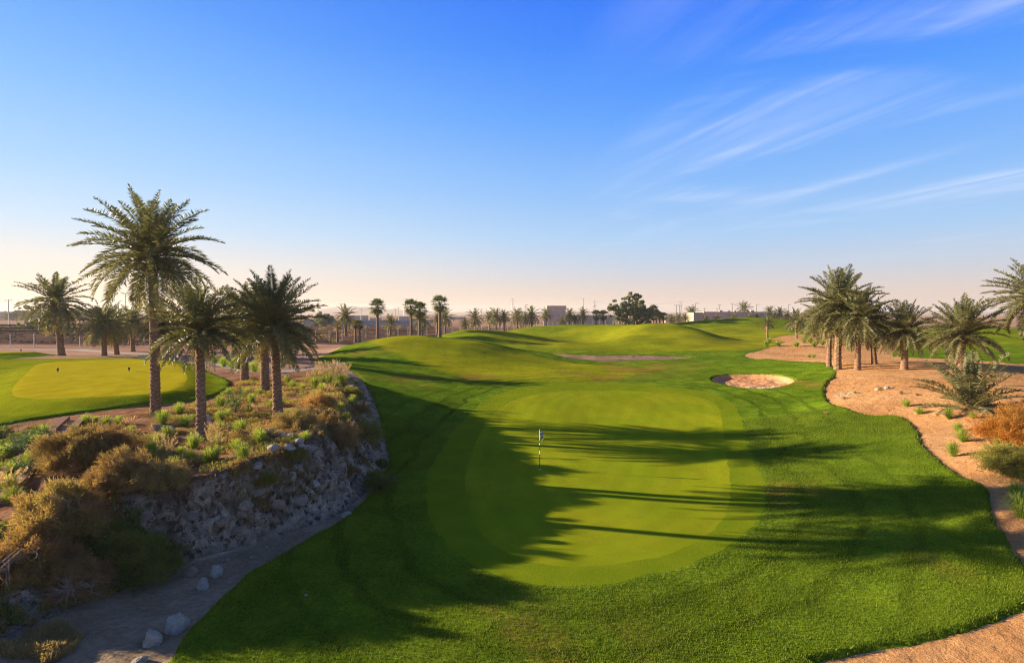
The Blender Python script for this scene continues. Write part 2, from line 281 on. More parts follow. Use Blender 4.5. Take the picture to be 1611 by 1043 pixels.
# ------------------------------------------------------------------ materials
def new_mat(name):
    m = bpy.data.materials.new(name); m.use_nodes = True; nt = m.node_tree; nt.nodes.clear()
    return m, nt, nt.nodes, nt.links
class MB_:
    """tiny node helper"""
    def __init__(s, name):
        s.m, s.nt, s.N, s.L = new_mat(name); s.out = s.N.new('ShaderNodeOutputMaterial')
        s.geo = s.N.new('ShaderNodeNewGeometry'); s.pos = s.geo.outputs['Position']
    def inp(s, sock, v):
        if v is None: return
        if isinstance(v, (int, float)): sock.default_value = v
        elif isinstance(v, tuple): sock.default_value = v if len(v) != 3 or sock.type != 'RGBA' else (*v, 1)
        else: s.L.new(v, sock)
    def math(s, op, a, b=None, clamp=False):
        n = s.N.new('ShaderNodeMath'); n.operation = op; n.use_clamp = clamp; s.inp(n.inputs[0], a); s.inp(n.inputs[1], b); return n.outputs[0]
    def noise(s, scale, detail=4, rough=.55, vec=None, dist=0.0, sc3=None):
        v = vec or s.pos
        if sc3: mp = s.N.new('ShaderNodeMapping'); mp.inputs['Scale'].default_value = sc3; s.L.new(v, mp.inputs[0]); v = mp.outputs[0]
        n = s.N.new('ShaderNodeTexNoise'); n.inputs['Scale'].default_value = scale; n.inputs['Detail'].default_value = detail
        n.inputs['Roughness'].default_value = rough; n.inputs['Distortion'].default_value = dist; s.L.new(v, n.inputs['Vector']); return n.outputs[0]
    def voro(s, scale, feat='F1', vec=None):
        n = s.N.new('ShaderNodeTexVoronoi'); n.feature = feat; n.inputs['Scale'].default_value = scale; s.L.new(vec or s.pos, n.inputs['Vector']); return n.outputs['Distance']
    def ramp(s, v, lo, hi, a=0.0, b=1.0, smooth=True):
        n = s.N.new('ShaderNodeMapRange'); n.interpolation_type = 'SMOOTHSTEP' if smooth else 'LINEAR'
        s.inp(n.inputs[0], v); n.inputs[1].default_value = lo; n.inputs[2].default_value = hi; n.inputs[3].default_value = a; n.inputs[4].default_value = b; return n.outputs[0]
    def mix(s, f, a, b, mode='MIX'):
        n = s.N.new('ShaderNodeMixRGB'); n.blend_type = mode; s.inp(n.inputs[0], f); s.inp(n.inputs[1], a); s.inp(n.inputs[2], b); return n.outputs[0]
    def attr(s, name):
        n = s.N.new('ShaderNodeAttribute'); n.attribute_name = name; return n.outputs['Fac']
    def objrand(s):
        n = s.N.new('ShaderNodeObjectInfo'); return n.outputs['Random']
    def bump(s, h, strength=.5, dist=.05, normal=None):
        n = s.N.new('ShaderNodeBump'); n.inputs['Strength'].default_value = strength; n.inputs['Distance'].default_value = dist; s.L.new(h, n.inputs['Height'])
        if normal: s.L.new(normal, n.inputs['Normal'])
        return n.outputs[0]
    def principled(s, col, rough=.9, normal=None, spec=.2, sheen=0, sheen_col=None, metallic=0):
        p = s.N.new('ShaderNodeBsdfPrincipled'); s.inp(p.inputs['Base Color'], col); s.inp(p.inputs['Roughness'], rough)
        p.inputs['Specular IOR Level'].default_value = spec; p.inputs['Metallic'].default_value = metallic
        if sheen: p.inputs['Sheen Weight'].default_value = sheen; p.inputs['Sheen Roughness'].default_value = .6
        if sheen_col: p.inputs['Sheen Tint'].default_value = (*sheen_col, 1)
        if normal: s.L.new(normal, p.inputs['Normal'])
        return p.outputs[0]
    def done(s, sh): s.L.new(sh, s.out.inputs[0]); return s.m
def grass_mat(name, kind):
    b = MB_(name)
    big = b.noise(.07, 4); mid = b.noise(.6, 4, .6); fine = b.noise(9, 4, .7); vfine = b.noise(34, 2, .7)
    rough_c = b.mix(b.ramp(mid, .3, .7), (.085, .155, .008), (.165, .255, .014))
    short_c = b.mix(b.ramp(big, .35, .65), (.205, .24, .008), (.27, .275, .010))
    green_c = b.mix(b.ramp(b.noise(.25, 4, .6), .3, .7), (.205, .265, .009), (.26, .285, .011))
    if kind == 'rough':
        mw = b.attr('mow'); col = b.mix(mw, rough_c, short_c)
        hv = b.ramp(fine, .25, .8, .55, 1.45); grain = b.ramp(vfine, .2, .8, .7, 1.3)
        amt = b.ramp(mw, 0, 1, 1, .35); one = b.mix(amt, (1, 1, 1), b.math('MULTIPLY', hv, grain)); col = b.mix(1.0, col, one, 'MULTIPLY')
        # sun-scorched patches
        dry = b.math('MULTIPLY', b.attr('dry'), b.ramp(b.noise(.35, 5, .65, sc3=(1, .6, 1)), .42, .62)); col = b.mix(dry, col, (.26, .145, .035))
        sp = b.ramp(b.noise(.5, 4, .7), .66, .80); col = b.mix(b.math('MULTIPLY', sp, .35), col, (.20, .15, .03))
        rg = b.attr('ring'); rgn = b.math('ADD', rg, b.math('MULTIPLY', b.noise(.25, 3), 1.6))
        lines = b.ramp(b.math('SINE', b.math('MULTIPLY', rgn, 3.3)), .55, 1.0); fade = b.math('MULTIPLY', b.ramp(rg, .2, 1.0), b.ramp(rg, 9, 4))
        col = b.mix(b.math('MULTIPLY', b.math('MULTIPLY', lines, fade), b.ramp(mid, .35, .65, .25, .8)), col, (.035, .07, .005))
        band = b.math('SINE', b.math('MULTIPLY', rgn, 1.4)); col = b.mix(1.0, col, b.ramp(b.math('MULTIPLY', band, fade), -1, 1, .90, 1.10, False), 'MULTIPLY')
        col = b.mix(1.0, col, b.ramp(b.noise(.16, 5, .62, sc3=(1, 1.5, 1)), .3, .7, .80, 1.18), 'MULTIPLY')
        # mower tracks (darker pressed lines), long soft stripes
        wv = b.N.new('ShaderNodeTexWave'); wv.inputs['Scale'].default_value = .12; wv.inputs['Distortion'].default_value = 9; wv.inputs['Detail'].default_value = 2; wv.inputs['Detail Scale'].default_value = .35
        b.L.new(b.pos, wv.inputs['Vector']); col = b.mix(b.math('MULTIPLY', b.ramp(wv.outputs[0],   .80, 1.0), .07), col, (.03, .06, .005))
        h = b.math('ADD', b.math('MULTIPLY', fine, .6), b.math('MULTIPLY', vfine, .5))
        nrm = b.bump(h, .9, .07)
        return b.done(b.principled(col, .9, nrm, .0))
    if kind == 'green':
        sepn = b.N.new('ShaderNodeSeparateXYZ'); b.L.new(b.pos, sepn.inputs[0])
        s1 = b.ramp(b.math('SINE', b.math('ADD', b.math('MULTIPLY', sepn.outputs[0], 3.6), b.math('MULTIPLY', sepn.outputs[1], .5))), -.25, .25, .985, 1.015)
        col = b.mix(1.0, green_c, s1, 'MULTIPLY'); col = b.mix(b.ramp(b.noise(1.2, 5, .7), .52, .8, 0, .5), col, (.20, .15, .02)); col = b.mix(1.0, col, b.ramp(b.noise(.35, 5, .6, sc3=(1, .5, 1)), .3, .7, .88, 1.10), 'MULTIPLY')
        col = b.mix(1.0, col, b.ramp(b.math('SINE', b.math('MULTIPLY', b.attr('ring'), 5.0)), -.4, .4, .97, 1.03), 'MULTIPLY'); col = b.mix(b.ramp(b.noise(5, 2, .5), .74, .78, 0, .4), col, (.12, .10, .02))
        nrm = b.bump(vfine, .35, .02); return b.done(b.principled(col, .9, nrm, .0))
    if kind == 'collar':
        col = b.mix(b.ramp(mid, .3, .7), (.15, .215, .008), (.195, .245, .010)); col = b.mix(1.0, col, b.ramp(vfine, .2, .8, .75, 1.2), 'MULTIPLY')
        nrm = b.bump(b.math('ADD', vfine, b.math('MULTIPLY', fine, .4)), .6, .04); return b.done(b.principled(col, .9, nrm, .0))
def sand_mat(name, c1, c2, c3, sc=1.0, bumpd=.06, pebbles=True):
    b = MB_(name)
    n1 = b.noise(.18*sc, 5, .6); n2 = b.noise(1.7*sc, 5, .65); n3 = b.noise(14*sc, 4, .7); n4 = b.noise(45, 2, .6)
    col = b.mix(b.ramp(n1, .35, .68), c1, c2); col = b.mix(b.attr('creamrock'), col, b.mix(b.ramp(b.noise(3.5, 5, .7), .42, .5), (.10, .07, .05), (.72, .58, .40))); col = b.mix(b.ramp(n2, .5, .75, 0, .6), col, c3)
    col = b.mix(1.0, col, b.ramp(n3, .25, .8, .72, 1.25), 'MULTIPLY')
    if pebbles: v = b.ramp(n4, .60, .72); col = b.mix(b.math('MULTIPLY', v, .5), col, tuple(x*.35 for x in c1))
    dent = b.ramp(b.voro(1.9), .05, .30, 0, 1); h = b.math('ADD', b.math('MULTIPLY', n2, 1.5), b.math('ADD', b.math('MULTIPLY', n3, .6), b.math('ADD', b.math('MULTIPLY', n4, .25), b.math('MULTIPLY', dent, .45))))
    return b.done(b.principled(col, .95, b.bump(h, 1.0, bumpd), .0))
def rock_mat(name, c1, c2, dark, sc=1.0):
    b = MB_(name); tc = b.N.new('ShaderNodeTexCoord'); v = tc.outputs['Object']
    n1 = b.noise(1.3*sc, 6, .65, v); n2 = b.noise(5*sc, 5, .7, v, .6); vo = b.voro(4.0*sc, 'F1', v); n3 = b.noise(18*sc, 4, .7, v)
    col = b.mix(b.ramp(n1, .35, .65), c1, c2); pits = b.ramp(b.math('MULTIPLY', n2, b.math('ADD', vo, .45)), .18, .34, 1, 0)
    col = b.mix(b.math('MULTIPLY', pits, .85), col, dark); col = b.mix(1.0, col, b.ramp(n3, .25, .8, .75, 1.2), 'MULTIPLY')
    h = b.math('ADD', b.math('MULTIPLY', n2, 1.0), b.math('ADD', b.math('MULTIPLY', n3, .35), b.math('MULTIPLY', vo, .4)))
    return b.done(b.principled(col, .92, b.bump(h, 1.0, .10/sc), .15))
M_ROUGH = grass_mat('rough_grass', 'rough'); M_GREEN = grass_mat('green_grass', 'green'); M_COLLAR = grass_mat('collar_grass', 'collar')
M_SAND = sand_mat('orange_sand', (.53, .27, .11), (.64, .36, .17), (.37, .165, .065), 1.0, .12)
M_BUNK = sand_mat('bunker_sand', (.60, .29, .14), (.66, .36, .19), (.52, .23, .10), 1.0, .05, False)
M_WASTE = sand_mat('waste_sand', (.30, .19, .13), (.38, .25, .17), (.20, .12, .08), 1.0)
def desert_mat():
    b = MB_('desert')
    n1 = b.noise(.02, 6, .6, sc3=(1, 2.2, 1)); n2 = b.noise(.25, 5, .65, sc3=(1, 1.6, 1)); n3 = b.noise(6, 4, .7)
    col = b.mix(b.ramp(n1, .35, .65), (.36, .21, .145), (.50, .32, .22)); col = b.mix(b.ramp(n2, .52, .72, 0, .55), col, (.26, .15, .10))
    fld = b.attr('field'); sn = b.noise(.10, 6, .65, sc3=(.25, 1.6, 1))
    dk = b.mix(b.ramp(sn, .36, .62), (.030, .018, .016), (.115, .066, .050)); col = b.mix(b.math('MULTIPLY', fld, b.ramp(sn, .25, .75, 1, .8)), col, dk)
    veg = b.ramp(b.noise(.05, 6, .7, sc3=(.35, 1.6, 1)), .55, .66); col = b.mix(b.math('MULTIPLY', b.math('MULTIPLY', veg, b.attr('scrub')), .75), col, (.075, .055, .035))
    # planting-bed soil on the near plateau
    soil = b.mix(b.ramp(b.noise(.9, 5, .65), .35, .65), (.19, .095, .05), (.36, .20, .12)); col = b.mix(b.attr('bed'), col, soil)
    grav = b.mix(b.ramp(b.noise(.5, 6, .7), .3, .7), (.26, .18, .105), (.42, .31, .20)); col = b.mix(b.attr('gravel'), col, grav)
    col = b.mix(1.0, col, b.ramp(n3, .25, .8, .75, 1.2), 'MULTIPLY')
    peb = b.ramp(b.noise(30, 2, .6), .68, .74); col = b.mix(b.math('MULTIPLY', peb, b.attr('gravel')), col, (.5, .45, .38))
    h = b.math('ADD', b.math('MULTIPLY', n3, .5), b.math('ADD', b.math('MULTIPLY', b.noise(30, 3, .7), .25), b.math('MULTIPLY', b.noise(1.5, 5, .6), 1.4)))
    return b.done(b.principled(col, .95, b.bump(h, .8, .06), .0))
M_DESERT = desert_mat()
def bank_mat():
    b = MB_('rock_bank')
    n1 = b.noise(.9, 6, .7); n2 = b.noise(4.6, 6, .75, None, .3, (1, 1, 1)); n3 = b.noise(15, 5, .7); vo = b.voro(3.1)
    col = b.mix(b.ramp(n1, .3, .7), (.55, .44, .31), (.84, .72, .54))
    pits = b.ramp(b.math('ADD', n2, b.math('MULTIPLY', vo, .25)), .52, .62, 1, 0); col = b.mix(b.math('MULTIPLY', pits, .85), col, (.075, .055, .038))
    col = b.mix(b.math('MULTIPLY', b.attr('crack'), .8), col, (.15, .095, .055)); soil = b.ramp(b.attr('bankw'), .80, 1.0); veg = b.ramp(b.noise(.6, 5, .7), .45, .62); col = b.mix(b.math('MAXIMUM', soil, b.math('MULTIPLY', veg, b.ramp(b.attr('bankw'), .35, .9, .25, .9))), col, (.16, .10, .06))  # cracks tinted soil brown, which also paints in crevice shade the relief lacks
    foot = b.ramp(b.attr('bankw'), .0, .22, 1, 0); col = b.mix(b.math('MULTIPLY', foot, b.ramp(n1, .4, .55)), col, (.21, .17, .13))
    col = b.mix(1.0, col, b.ramp(n3, .25, .8, .65, 1.3), 'MULTIPLY')
    h = b.math('ADD', b.math('MULTIPLY', n2, 2.2), b.math('ADD', b.math('MULTIPLY', n3, .5), b.math('MULTIPLY', vo, .9)))
    return b.done(b.principled(col, .95, b.bump(h, 1.0, .16), .12))
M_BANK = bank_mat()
def simple_mat(name, c, rough=.7, var=.15, sc=6, metallic=0, spec=.3, bumpd=.01):
    b = MB_(name); n = b.noise(sc, 5, .65); col = b.mix(1.0, c, b.ramp(n, .25, .75, 1-var, 1+var), 'MULTIPLY')
    return b.done(b.principled(col, rough, b.bump(n, .4, bumpd), spec, metallic=metallic))
M_PATH = simple_mat('path_paving', (.30, .25, .21), .9, .12, 3)
def foliage_mat(name, c1, c2, tip=None, transl=.3, rough=.45, spec=.5):
    b = MB_(name)
    hue = b.attr('hue'); r = b.objrand()
    col = b.mix(hue, c1, c2)
    if tip: col = b.mix(b.attr('tip'), col, tip)
    col = b.mix(1.0, col, b.ramp(r, 0, 1, .82, 1.18, False), 'MULTIPLY')
    p = b.principled(col, rough, None, spec); t = b.N.new('ShaderNodeBsdfTranslucent'); b.L.new(b.mix(1.0, col, (1.5, 1.5, .8), 'MULTIPLY'), t.inputs[0])
    mx = b.N.new('ShaderNodeMixShader'); mx.inputs[0].default_value = transl; b.L.new(p, mx.inputs[1]); b.L.new(t.outputs[0], mx.inputs[2])
    return b.done(mx.outputs[0])
M_FROND = foliage_mat('date_frond', (.095, .125, .045), (.19, .18, .075), (.30, .22, .10), .25, .5, .35)
M_FROND_FAN = foliage_mat('fan_frond', (.07, .12, .045), (.13, .16, .05), (.22, .14, .06), .3)
M_FROND_PALE = foliage_mat('young_fan_frond', (.10, .13, .03), (.28, .20, .05), (.35, .17, .06), .3)
M_TUFT = foliage_mat('fountain_grass', (.17, .29, .03), (.30, .36, .05), (.48, .40, .16), .45, .6, .2)
M_TUFT_DRY = foliage_mat('dry_grass', (.26, .20, .07), (.38, .26, .11), (.5, .35, .2), .35, .7, .2)
M_PLUME = foliage_mat('grass_plume', (.42, .28, .19), (.50, .36, .25), None, .4, .8, .1)
M_SHRUB_BR = foliage_mat('brown_shrub', (.30, .175, .08), (.24, .20, .075), (.42, .27, .12), .3, .7, .2)
M_SHRUB_OR = foliage_mat('orange_shrub', (.36, .19, .085), (.25, .22, .07), (.46, .28, .13), .35, .7, .2)
M_SHRUB_FIRE = foliage_mat('bright_orange_shrub', (.34, .13, .024), (.24, .15, .03), (.46, .21, .04), .35, .7, .2)
M_SHRUB_GR = foliage_mat('green_shrub', (.08, .12, .025), (.16, .18, .035), (.26, .22, .06), .3, .7, .2)
M_SHRUB_OL = foliage_mat('olive_shrub', (.16, .18, .035), (.27, .24, .05), (.36, .28, .08), .3, .7, .2)
M_LEAF = foliage_mat('broad_leaf', (.05, .12, .025), (.09, .18, .03), None, .35, .5, .4)
M_TREE = foliage_mat('tree_leaf', (.16, .18, .10), (.25, .25, .14), None, .2, .6, .3)
M_TWIG = simple_mat('bare_twig', (.30, .24, .19), .9, .2, 8)
M_BARK = simple_mat('tree_bark', (.16, .12, .09), .9, .25, 8, 0, .1, .03)
def trunk_mat(name, c1, c2):
    b = MB_(name); tc = b.N.new('ShaderNodeTexCoord'); v = tc.outputs['Object']
    n = b.noise(4, 6, .7, v, 0, (1, 1, 2.5)); n2 = b.noise(22, 4, .7, v, 0, (1, 1, .5)); g = b.attr('groove')
    col = b.mix(b.ramp(n, .3, .7), c1, c2); col = b.mix(b.math('MULTIPLY', g, .75), col, tuple(x*.25 for x in c1)); col = b.mix(1.0, col, b.ramp(n2, .25, .8, .7, 1.3), 'MULTIPLY')
    return b.done(b.principled(col, .95, b.bump(n2, .8, .03), .1))
M_TRUNK = trunk_mat('date_trunk', (.23, .135, .08), (.34, .22, .14))
M_TRUNK_FAN = trunk_mat('fan_trunk', (.20, .13, .095), (.27, .18, .13))
M_BOOT = trunk_mat('leaf_bases', (.16, .09, .05), (.27, .17, .10))
M_ROCK_W = rock_mat('white_rock', (.62, .58, .52), (.48, .43, .36), (.12, .09, .07), 1.0)
M_ROCK_T = rock_mat('tan_rock', (.50, .42, .32), (.36, .29, .22), (.10, .08, .06), 1.0)
M_WOOD = simple_mat('weathered_wood', (.24, .12, .075), .8, .3, 9, 0, .2, .01)
M_STONE = simple_mat('bin_stone', (.52, .42, .33), .9, .12, 9)
M_BLACK = simple_mat('black_plastic', (.02, .02, .02), .5, .1, 5)
M_WHITE = simple_mat('white_paint', (.75, .75, .72), .6, .05, 5)
M_WIRE = simple_mat('galvanised', (.35, .34, .33), .5, .1, 5, .6)
M_POST = simple_mat('fence_post', (.55, .50, .44), .8, .1, 5)
M_PIPE = simple_mat('rusty_pipe', (.075, .045, .035), .8, .2, 3)
M_WALLG = simple_mat('grey_wall', (.36, .34, .33), .9, .08, .6)
M_WALLB = simple_mat('brown_wall', (.50, .37, .29), .9, .08, .4)
M_WALLP = simple_mat('pale_wall', (.36, .30, .23), .9, .06, .5)
M_DARKW = simple_mat('dark_screen', (.07, .06, .06), .9, .1, .5)
M_HILL = simple_mat('far_hills', (.42, .30, .24), 1.0, .12, .01)
M_ROOFW = simple_mat('white_roof', (.45, .42, .39), .7, .05, .5)
M_GLASS = simple_mat('window_glass', (.05, .06, .07), .15, .05, 2)
M_RED = simple_mat('red_board', (.5, .04, .03), .6, .1, 4)
M_EARTHDK = simple_mat('dark_lip', (.05, .03, .02), .95, .2, 9)
# ------------------------------------------------------------------ object helpers
def tag(o, label=None, cat=None, group=None, kind=None):
    if label: o['label'] = label
    if cat: o['category'] = cat
    if group: o['group'] = group
    if kind: o['kind'] = kind
    return o
def mesh_np(name, V, F, mat, smooth=False, attrs=None):
    """V (n,3); F list of arrays of faces: one (m,3) and/or (m,4)"""
    me = bpy.data.meshes.new(name); V = np.asarray(V, np.float32)
    if not isinstance(F, list): F = [F]
    F = [np.asarray(f, np.int32) for f in F if len(f)]
    nl = sum(f.size for f in F); npo = sum(len(f) for f in F)
    me.vertices.add(len(V)); me.vertices.foreach_set('co', V.ravel())
    me.loops.add(nl); me.loops.foreach_set('vertex_index', np.concatenate([f.ravel() for f in F]))
    me.polygons.add(npo); st = []; c = 0
    for f in F: st.append(np.arange(len(f))*f.shape[1]+c); c += f.size
    me.polygons.foreach_set('loop_start', np.concatenate(st).astype(np.int32))
    me.polygons.foreach_set('use_smooth', np.full(npo, bool(smooth)))
    if attrs:
        for k, a in attrs.items():
            at = me.attributes.new(k, 'FLOAT', 'POINT'); at.data.foreach_set('value', np.asarray(a, np.float32))
    me.update(calc_edges=True); me.validate(verbose=False)
    if mat: me.materials.append(mat)
    return me
def obj(name, me, parent=None, loc=(0, 0, 0), rot=(0, 0, 0), scale=(1, 1, 1)):
    o = bpy.data.objects.new(name, me); COL.objects.link(o); o.location = loc; o.rotation_euler = rot; o.scale = scale
    if parent: o.parent = parent
    return o
def empty(name, loc, rz=0.0):
    o = bpy.data.objects.new(name, None); COL.objects.link(o); o.location = loc; o.rotation_euler = (0, 0, rz); o.empty_display_size = .3
    return o
class Geo:
    def __init__(s): s.V = []; s.T = []; s.Q = []; s.A = {}; s.n = 0
    def add(s, V, T=None, Q=None, **at):
        V = np.asarray(V, float); k = len(V); s.V.append(V)
        if T is not None and len(T): s.T.append(np.asarray(T)+s.n)
        if Q is not None and len(Q): s.Q.append(np.asarray(Q)+s.n)
        for a in ('hue', 'tip', 'groove'):
            v = at.get(a, 0.0); s.A.setdefault(a, []).append(np.full(k, v) if np.isscalar(v) else np.asarray(v))
        s.n += k
    def box(s, x0, x1, y0, y1, z0, z1):
        V = [(x, y, z) for z in (z0, z1) for y in (y0, y1) for x in (x0, x1)]
        s.add(V, Q=[(0, 2, 3, 1), (4, 5, 7, 6), (0, 1, 5, 4), (2, 6, 7, 3), (0, 4, 6, 2), (1, 3, 7, 5)])
    def tube(s, pts, rad, n=8, cap=True, **at):
        pts = np.asarray(pts, float); m = len(pts); rad = np.broadcast_to(np.asarray(rad, float), (m,))
        tan = np.gradient(pts, axis=0); tan /= np.linalg.norm(tan, axis=1)[:, None]+1e-9
        up = np.where(np.abs(tan[:, 2:3]) > .9, np.array([[1., 0, 0]]), np.array([[0, 0, 1.]]))
        a = np.cross(tan, up); a /= np.linalg.norm(a, axis=1)[:, None]; b = np.cross(tan, a)
        th = np.arange(n)*2*np.pi/n
        V = pts[:, None]+rad[:, None, None]*(a[:, None]*np.cos(th)[None, :, None]+b[:, None]*np.sin(th)[None, :, None])
        V = V.reshape(-1, 3); i = np.arange(m-1)[:, None]*n+np.arange(n)[None]; j = np.arange(m-1)[:, None]*n+(np.arange(n)[None]+1) % n
        Q = np.stack([i, j, j+n, i+n], -1).reshape(-1, 4); T = []
        if cap:
            V = np.concatenate([V, pts[[0, -1]]]); c0 = m*n; c1 = c0+1
            for k in range(n): T.append((c0, (k+1) % n, k)); T.append((c1, (m-1)*n+k, (m-1)*n+(k+1) % n))
        s.add(V, T, Q, **at)
    def mesh(s, name, mat, smooth=False):
        F = []
        if s.T: F.append(np.concatenate(s.T))
        if s.Q: F.append(np.concatenate(s.Q))
        return mesh_np(name, np.concatenate(s.V), F, mat, smooth, {k: np.concatenate(v) for k, v in s.A.items()})
# ------------------------------------------------------------------ terrain mesh, split along the region borders
def axis_x():
    a = list(np.arange(0, 30, .17)); s = .17
    while a[-1] < 6500: s *= 1.045; a.append(a[-1]+s)
    a = np.array(a); return np.concatenate([-a[:0:-1], a])
def axis_y():
    a = list(np.arange(-12, 11, .8)); a += list(np.arange(11, 48, .16)); s = .16
    while a[-1] < 260: s = min(s*1.017, 1.6); a.append(a[-1]+s)
    while a[-1] < 7000: s *= 1.08; a.append(a[-1]+s)
    return np.array(a)
def grid_data(gx, gy, fine=False):
    GX, GY = np.meshgrid(gx, gy); nx, ny = len(gx), len(gy)
    X = GX.ravel(); Y = GY.ravel(); F = fields(X, Y); Z = height(X, Y, F)
    # break the rock face sideways as well
    wbank = np.clip(np.where(F['top'] >= 0, 1.0, np.where(F['base'] <= 0, 0.0, F['base']/(F['base']-F['top']+1e-9))), 0, 1)
    bm_ = np.sin(np.pi*wbank)*sstep(70, 50, np.hypot(X, Y))*sstep(-17, -13, X)
    Xd = X+bm_*0.25*fbm(X*2.0+Z, Y*2.0+Z*1.5, 3); Yd = Y+bm_*0.25*fbm(X*2.0-Z, Y*2.0+9+Z, 3)
    dry = np.zeros(X.shape)
    for px, py, z, r, a in [(1000,580,1.1,7,1),(940,592,1.2,5,.8),(1060,575,1.2,6,.5),(1260,608,1.5,2.5,.9),(640,598,1.5,4,.6),(560,562,2.4,5,.5),(760,600,.9,3,.8),(1250,780,.2,1.4,.9),(1500,880,.4,1.3,.9),(810,1000,-.1,1.6,.8),(930,1040,-.1,1.6,.8),(1150,545,1.5,8,.5),(740,548,2,6,.4)]:
        cx, cy = W(px, py, z); dry = np.maximum(dry, a*np.exp(-((X-cx)**2+((Y-cy)*.8)**2)/r**2))
    mow = sstep(-.6, .8, F['fair']+0.4*fbm(X*.3, Y*.3, 3))
    for px, py, z, rx, ry in [(650,560,2,16,10)]: pass
    mow = np.maximum(mow, .45*sstep(95, 110, Y)*sstep(0, 3, F['grass'])); mow = np.maximum(mow, .9*sstep(0, 2, F['gl']))
    bed = sstep(-.3, .8, F['top'])*sstep(64, 48, Y)*sstep(-50, -35, X); bed = np.maximum(bed, sstep(.2, .6, wbank)*sstep(64, 48, Y)*sstep(-60, -40, X))
    gravel = sstep(.35, .15, wbank)*sstep(48, 38, Y)*sstep(-3, -6, X)
    field = sstep(110, 118, Y+6*fbm(X*.05, Y*.05, 3))*sstep(420, 300, Y)*sstep(8, -40, X+.25*Y-70+12)
    field = np.maximum(field, .6*sstep(160, 175, Y)*sstep(330, 250, Y)*sstep(60, 0, X))
    scrub = sstep(150, 190, Y)
    creamrock = sstep(.1, .35, F['bunk'])*sstep(57.6, 56.8, Y+1.6*fbm(X*1.2, Y*1.2, 3))
    cx, cy = W(1335, 622, 1.7); creamrock = np.maximum(creamrock, .8*sstep(1.0, .5, np.hypot((X-cx)/1.3, Y-cy)+.7*fbm(X*2, Y*2, 3))*(F['grass'] < -.1))
    ring = -F['collar']
    ATT = {'crack': ring*0, 'ring': ring, 'creamrock': creamrock, 'dry': dry, 'mow': mow, 'bed': bed, 'gravel': gravel, 'field': field, 'scrub': scrub, 'bankw': wbank}
    i0 = (np.arange(ny-1)[:, None]*nx+np.arange(nx-1)[None]).ravel()
    TRI = np.concatenate([np.stack([i0, i0+1, i0+nx+1], 1), np.stack([i0, i0+nx+1, i0+nx], 1)])
    if fine:
        k = bm_*sstep(.0, .25, wbank)*sstep(1.0, .8, wbank)
        k = k*sstep(0, 1.5, X+13.4+.8*fbm(X*.7, Y*.7, 3))*sstep(56, 50, Y)
        r1 = ridged(X*1.3+Z*.6, Y*1.3+Z*1.1, 4); r2 = fbm(X*3.1+Z*1.5, Y*3.1-Z*1.2, 4, .6); pit = sstep(.15, .55, fbm(X*2.2-Z, Y*2.2+Z*1.7+30, 4, .6))
        wx = .35*fbm(X*1.1, Y*1.1, 3); f1, f2, cid = cells(X*.95+Z*.35+wx, Y*.75+Z*.8-wx); g1, g2, gid = cells(X*2.3+Z+wx, Y*1.9-Z*1.6+wx)
        blk = sstep(.0, .16, f2-f1); blk2 = sstep(.0, .18, g2-g1); crack = 1-np.minimum(blk, .35+.65*blk2)
        d = k*(.22*r1+.20*r2-.30*pit+.30*(cid-.4)*blk+.10*(gid-.3)*blk2-.26*crack); ATT['crack'] = crack*k
        gxn = np.gradient(Z.reshape(ny, nx), gx, axis=1).ravel(); gyn = np.gradient(Z.reshape(ny, nx), gy, axis=0).ravel(); q = np.sqrt(1+gxn**2+gyn**2)
        Xd = Xd-gxn/q*d; Yd = Yd-gyn/q*d; Z = Z+d/q
    P = np.stack([Xd, Yd, Z], 1)
    SD = {'path': F['path'], 'bunk': F['bunk'], 'waste': F['waste'], 'green': F['green'], 'collar': F['collar'],
          'tee': np.minimum(F['tee'], F['grass']), 'grass': F['grass'],
          'bank': np.minimum(np.minimum(F['base']+(.03 if fine else 0), -F['top']+(.03 if fine else 0)), np.minimum(np.minimum(X+13.4+.8*fbm(X*.7, Y*.7, 3)+(.3 if fine else 0), 56-Y+(.3 if fine else 0)), 60)), 'sand': F['sr']}
    ALL = np.stack([*P.T, *ATT.values(), *SD.values()], 1); KEY = {k: 3+i for i, k in enumerate(list(ATT)+list(SD))}
    return ALL, TRI, KEY
ALL, TRI, KEY = grid_data(axis_x(), axis_y())
def split(tri, key):
    """cut triangles along the zero line of a field -> (inside, outside)"""
    global ALL
    s = ALL[:, KEY[key]]; s = np.where(np.abs(s) < 1e-6, 1e-6, s); pos = s[tri] > 0; k = pos.sum(1)
    ins = [tri[k == 3]]; outs = [tri[k == 0]]
    for cnt in (1, 2):
        t = tri[k == cnt]
        if not len(t): continue
        p = pos[k == cnt]; lone = np.argmax(p if cnt == 1 else ~p, 1); r = np.arange(len(t))
        a = t[r, lone]; b = t[r, (lone+1) % 3]; c = t[r, (lone+2) % 3]
        def cut(u, v):
            global ALL
            lo = np.minimum(u, v); hi = np.maximum(u, v); code = lo.astype(np.int64)*10**8+hi; uq, inv = np.unique(code, return_inverse=True)
            l_ = uq//10**8; h_ = uq % 10**8; tt = (s[l_]/(s[l_]-s[h_]))[:, None]
            base = len(ALL); ALL = np.concatenate([ALL, ALL[l_]*(1-tt)+ALL[h_]*tt]); return base+inv
        ab = cut(a, b); ca = cut(a, c)
        one = np.stack([a, ab, ca], 1); two = np.concatenate([np.stack([ab, b, c], 1), np.stack([ab, c, ca], 1)])
        if cnt == 1: ins.append(one); outs.append(two)
        else: outs.append(one); ins.append(two)
    return np.concatenate(ins), np.concatenate(outs)
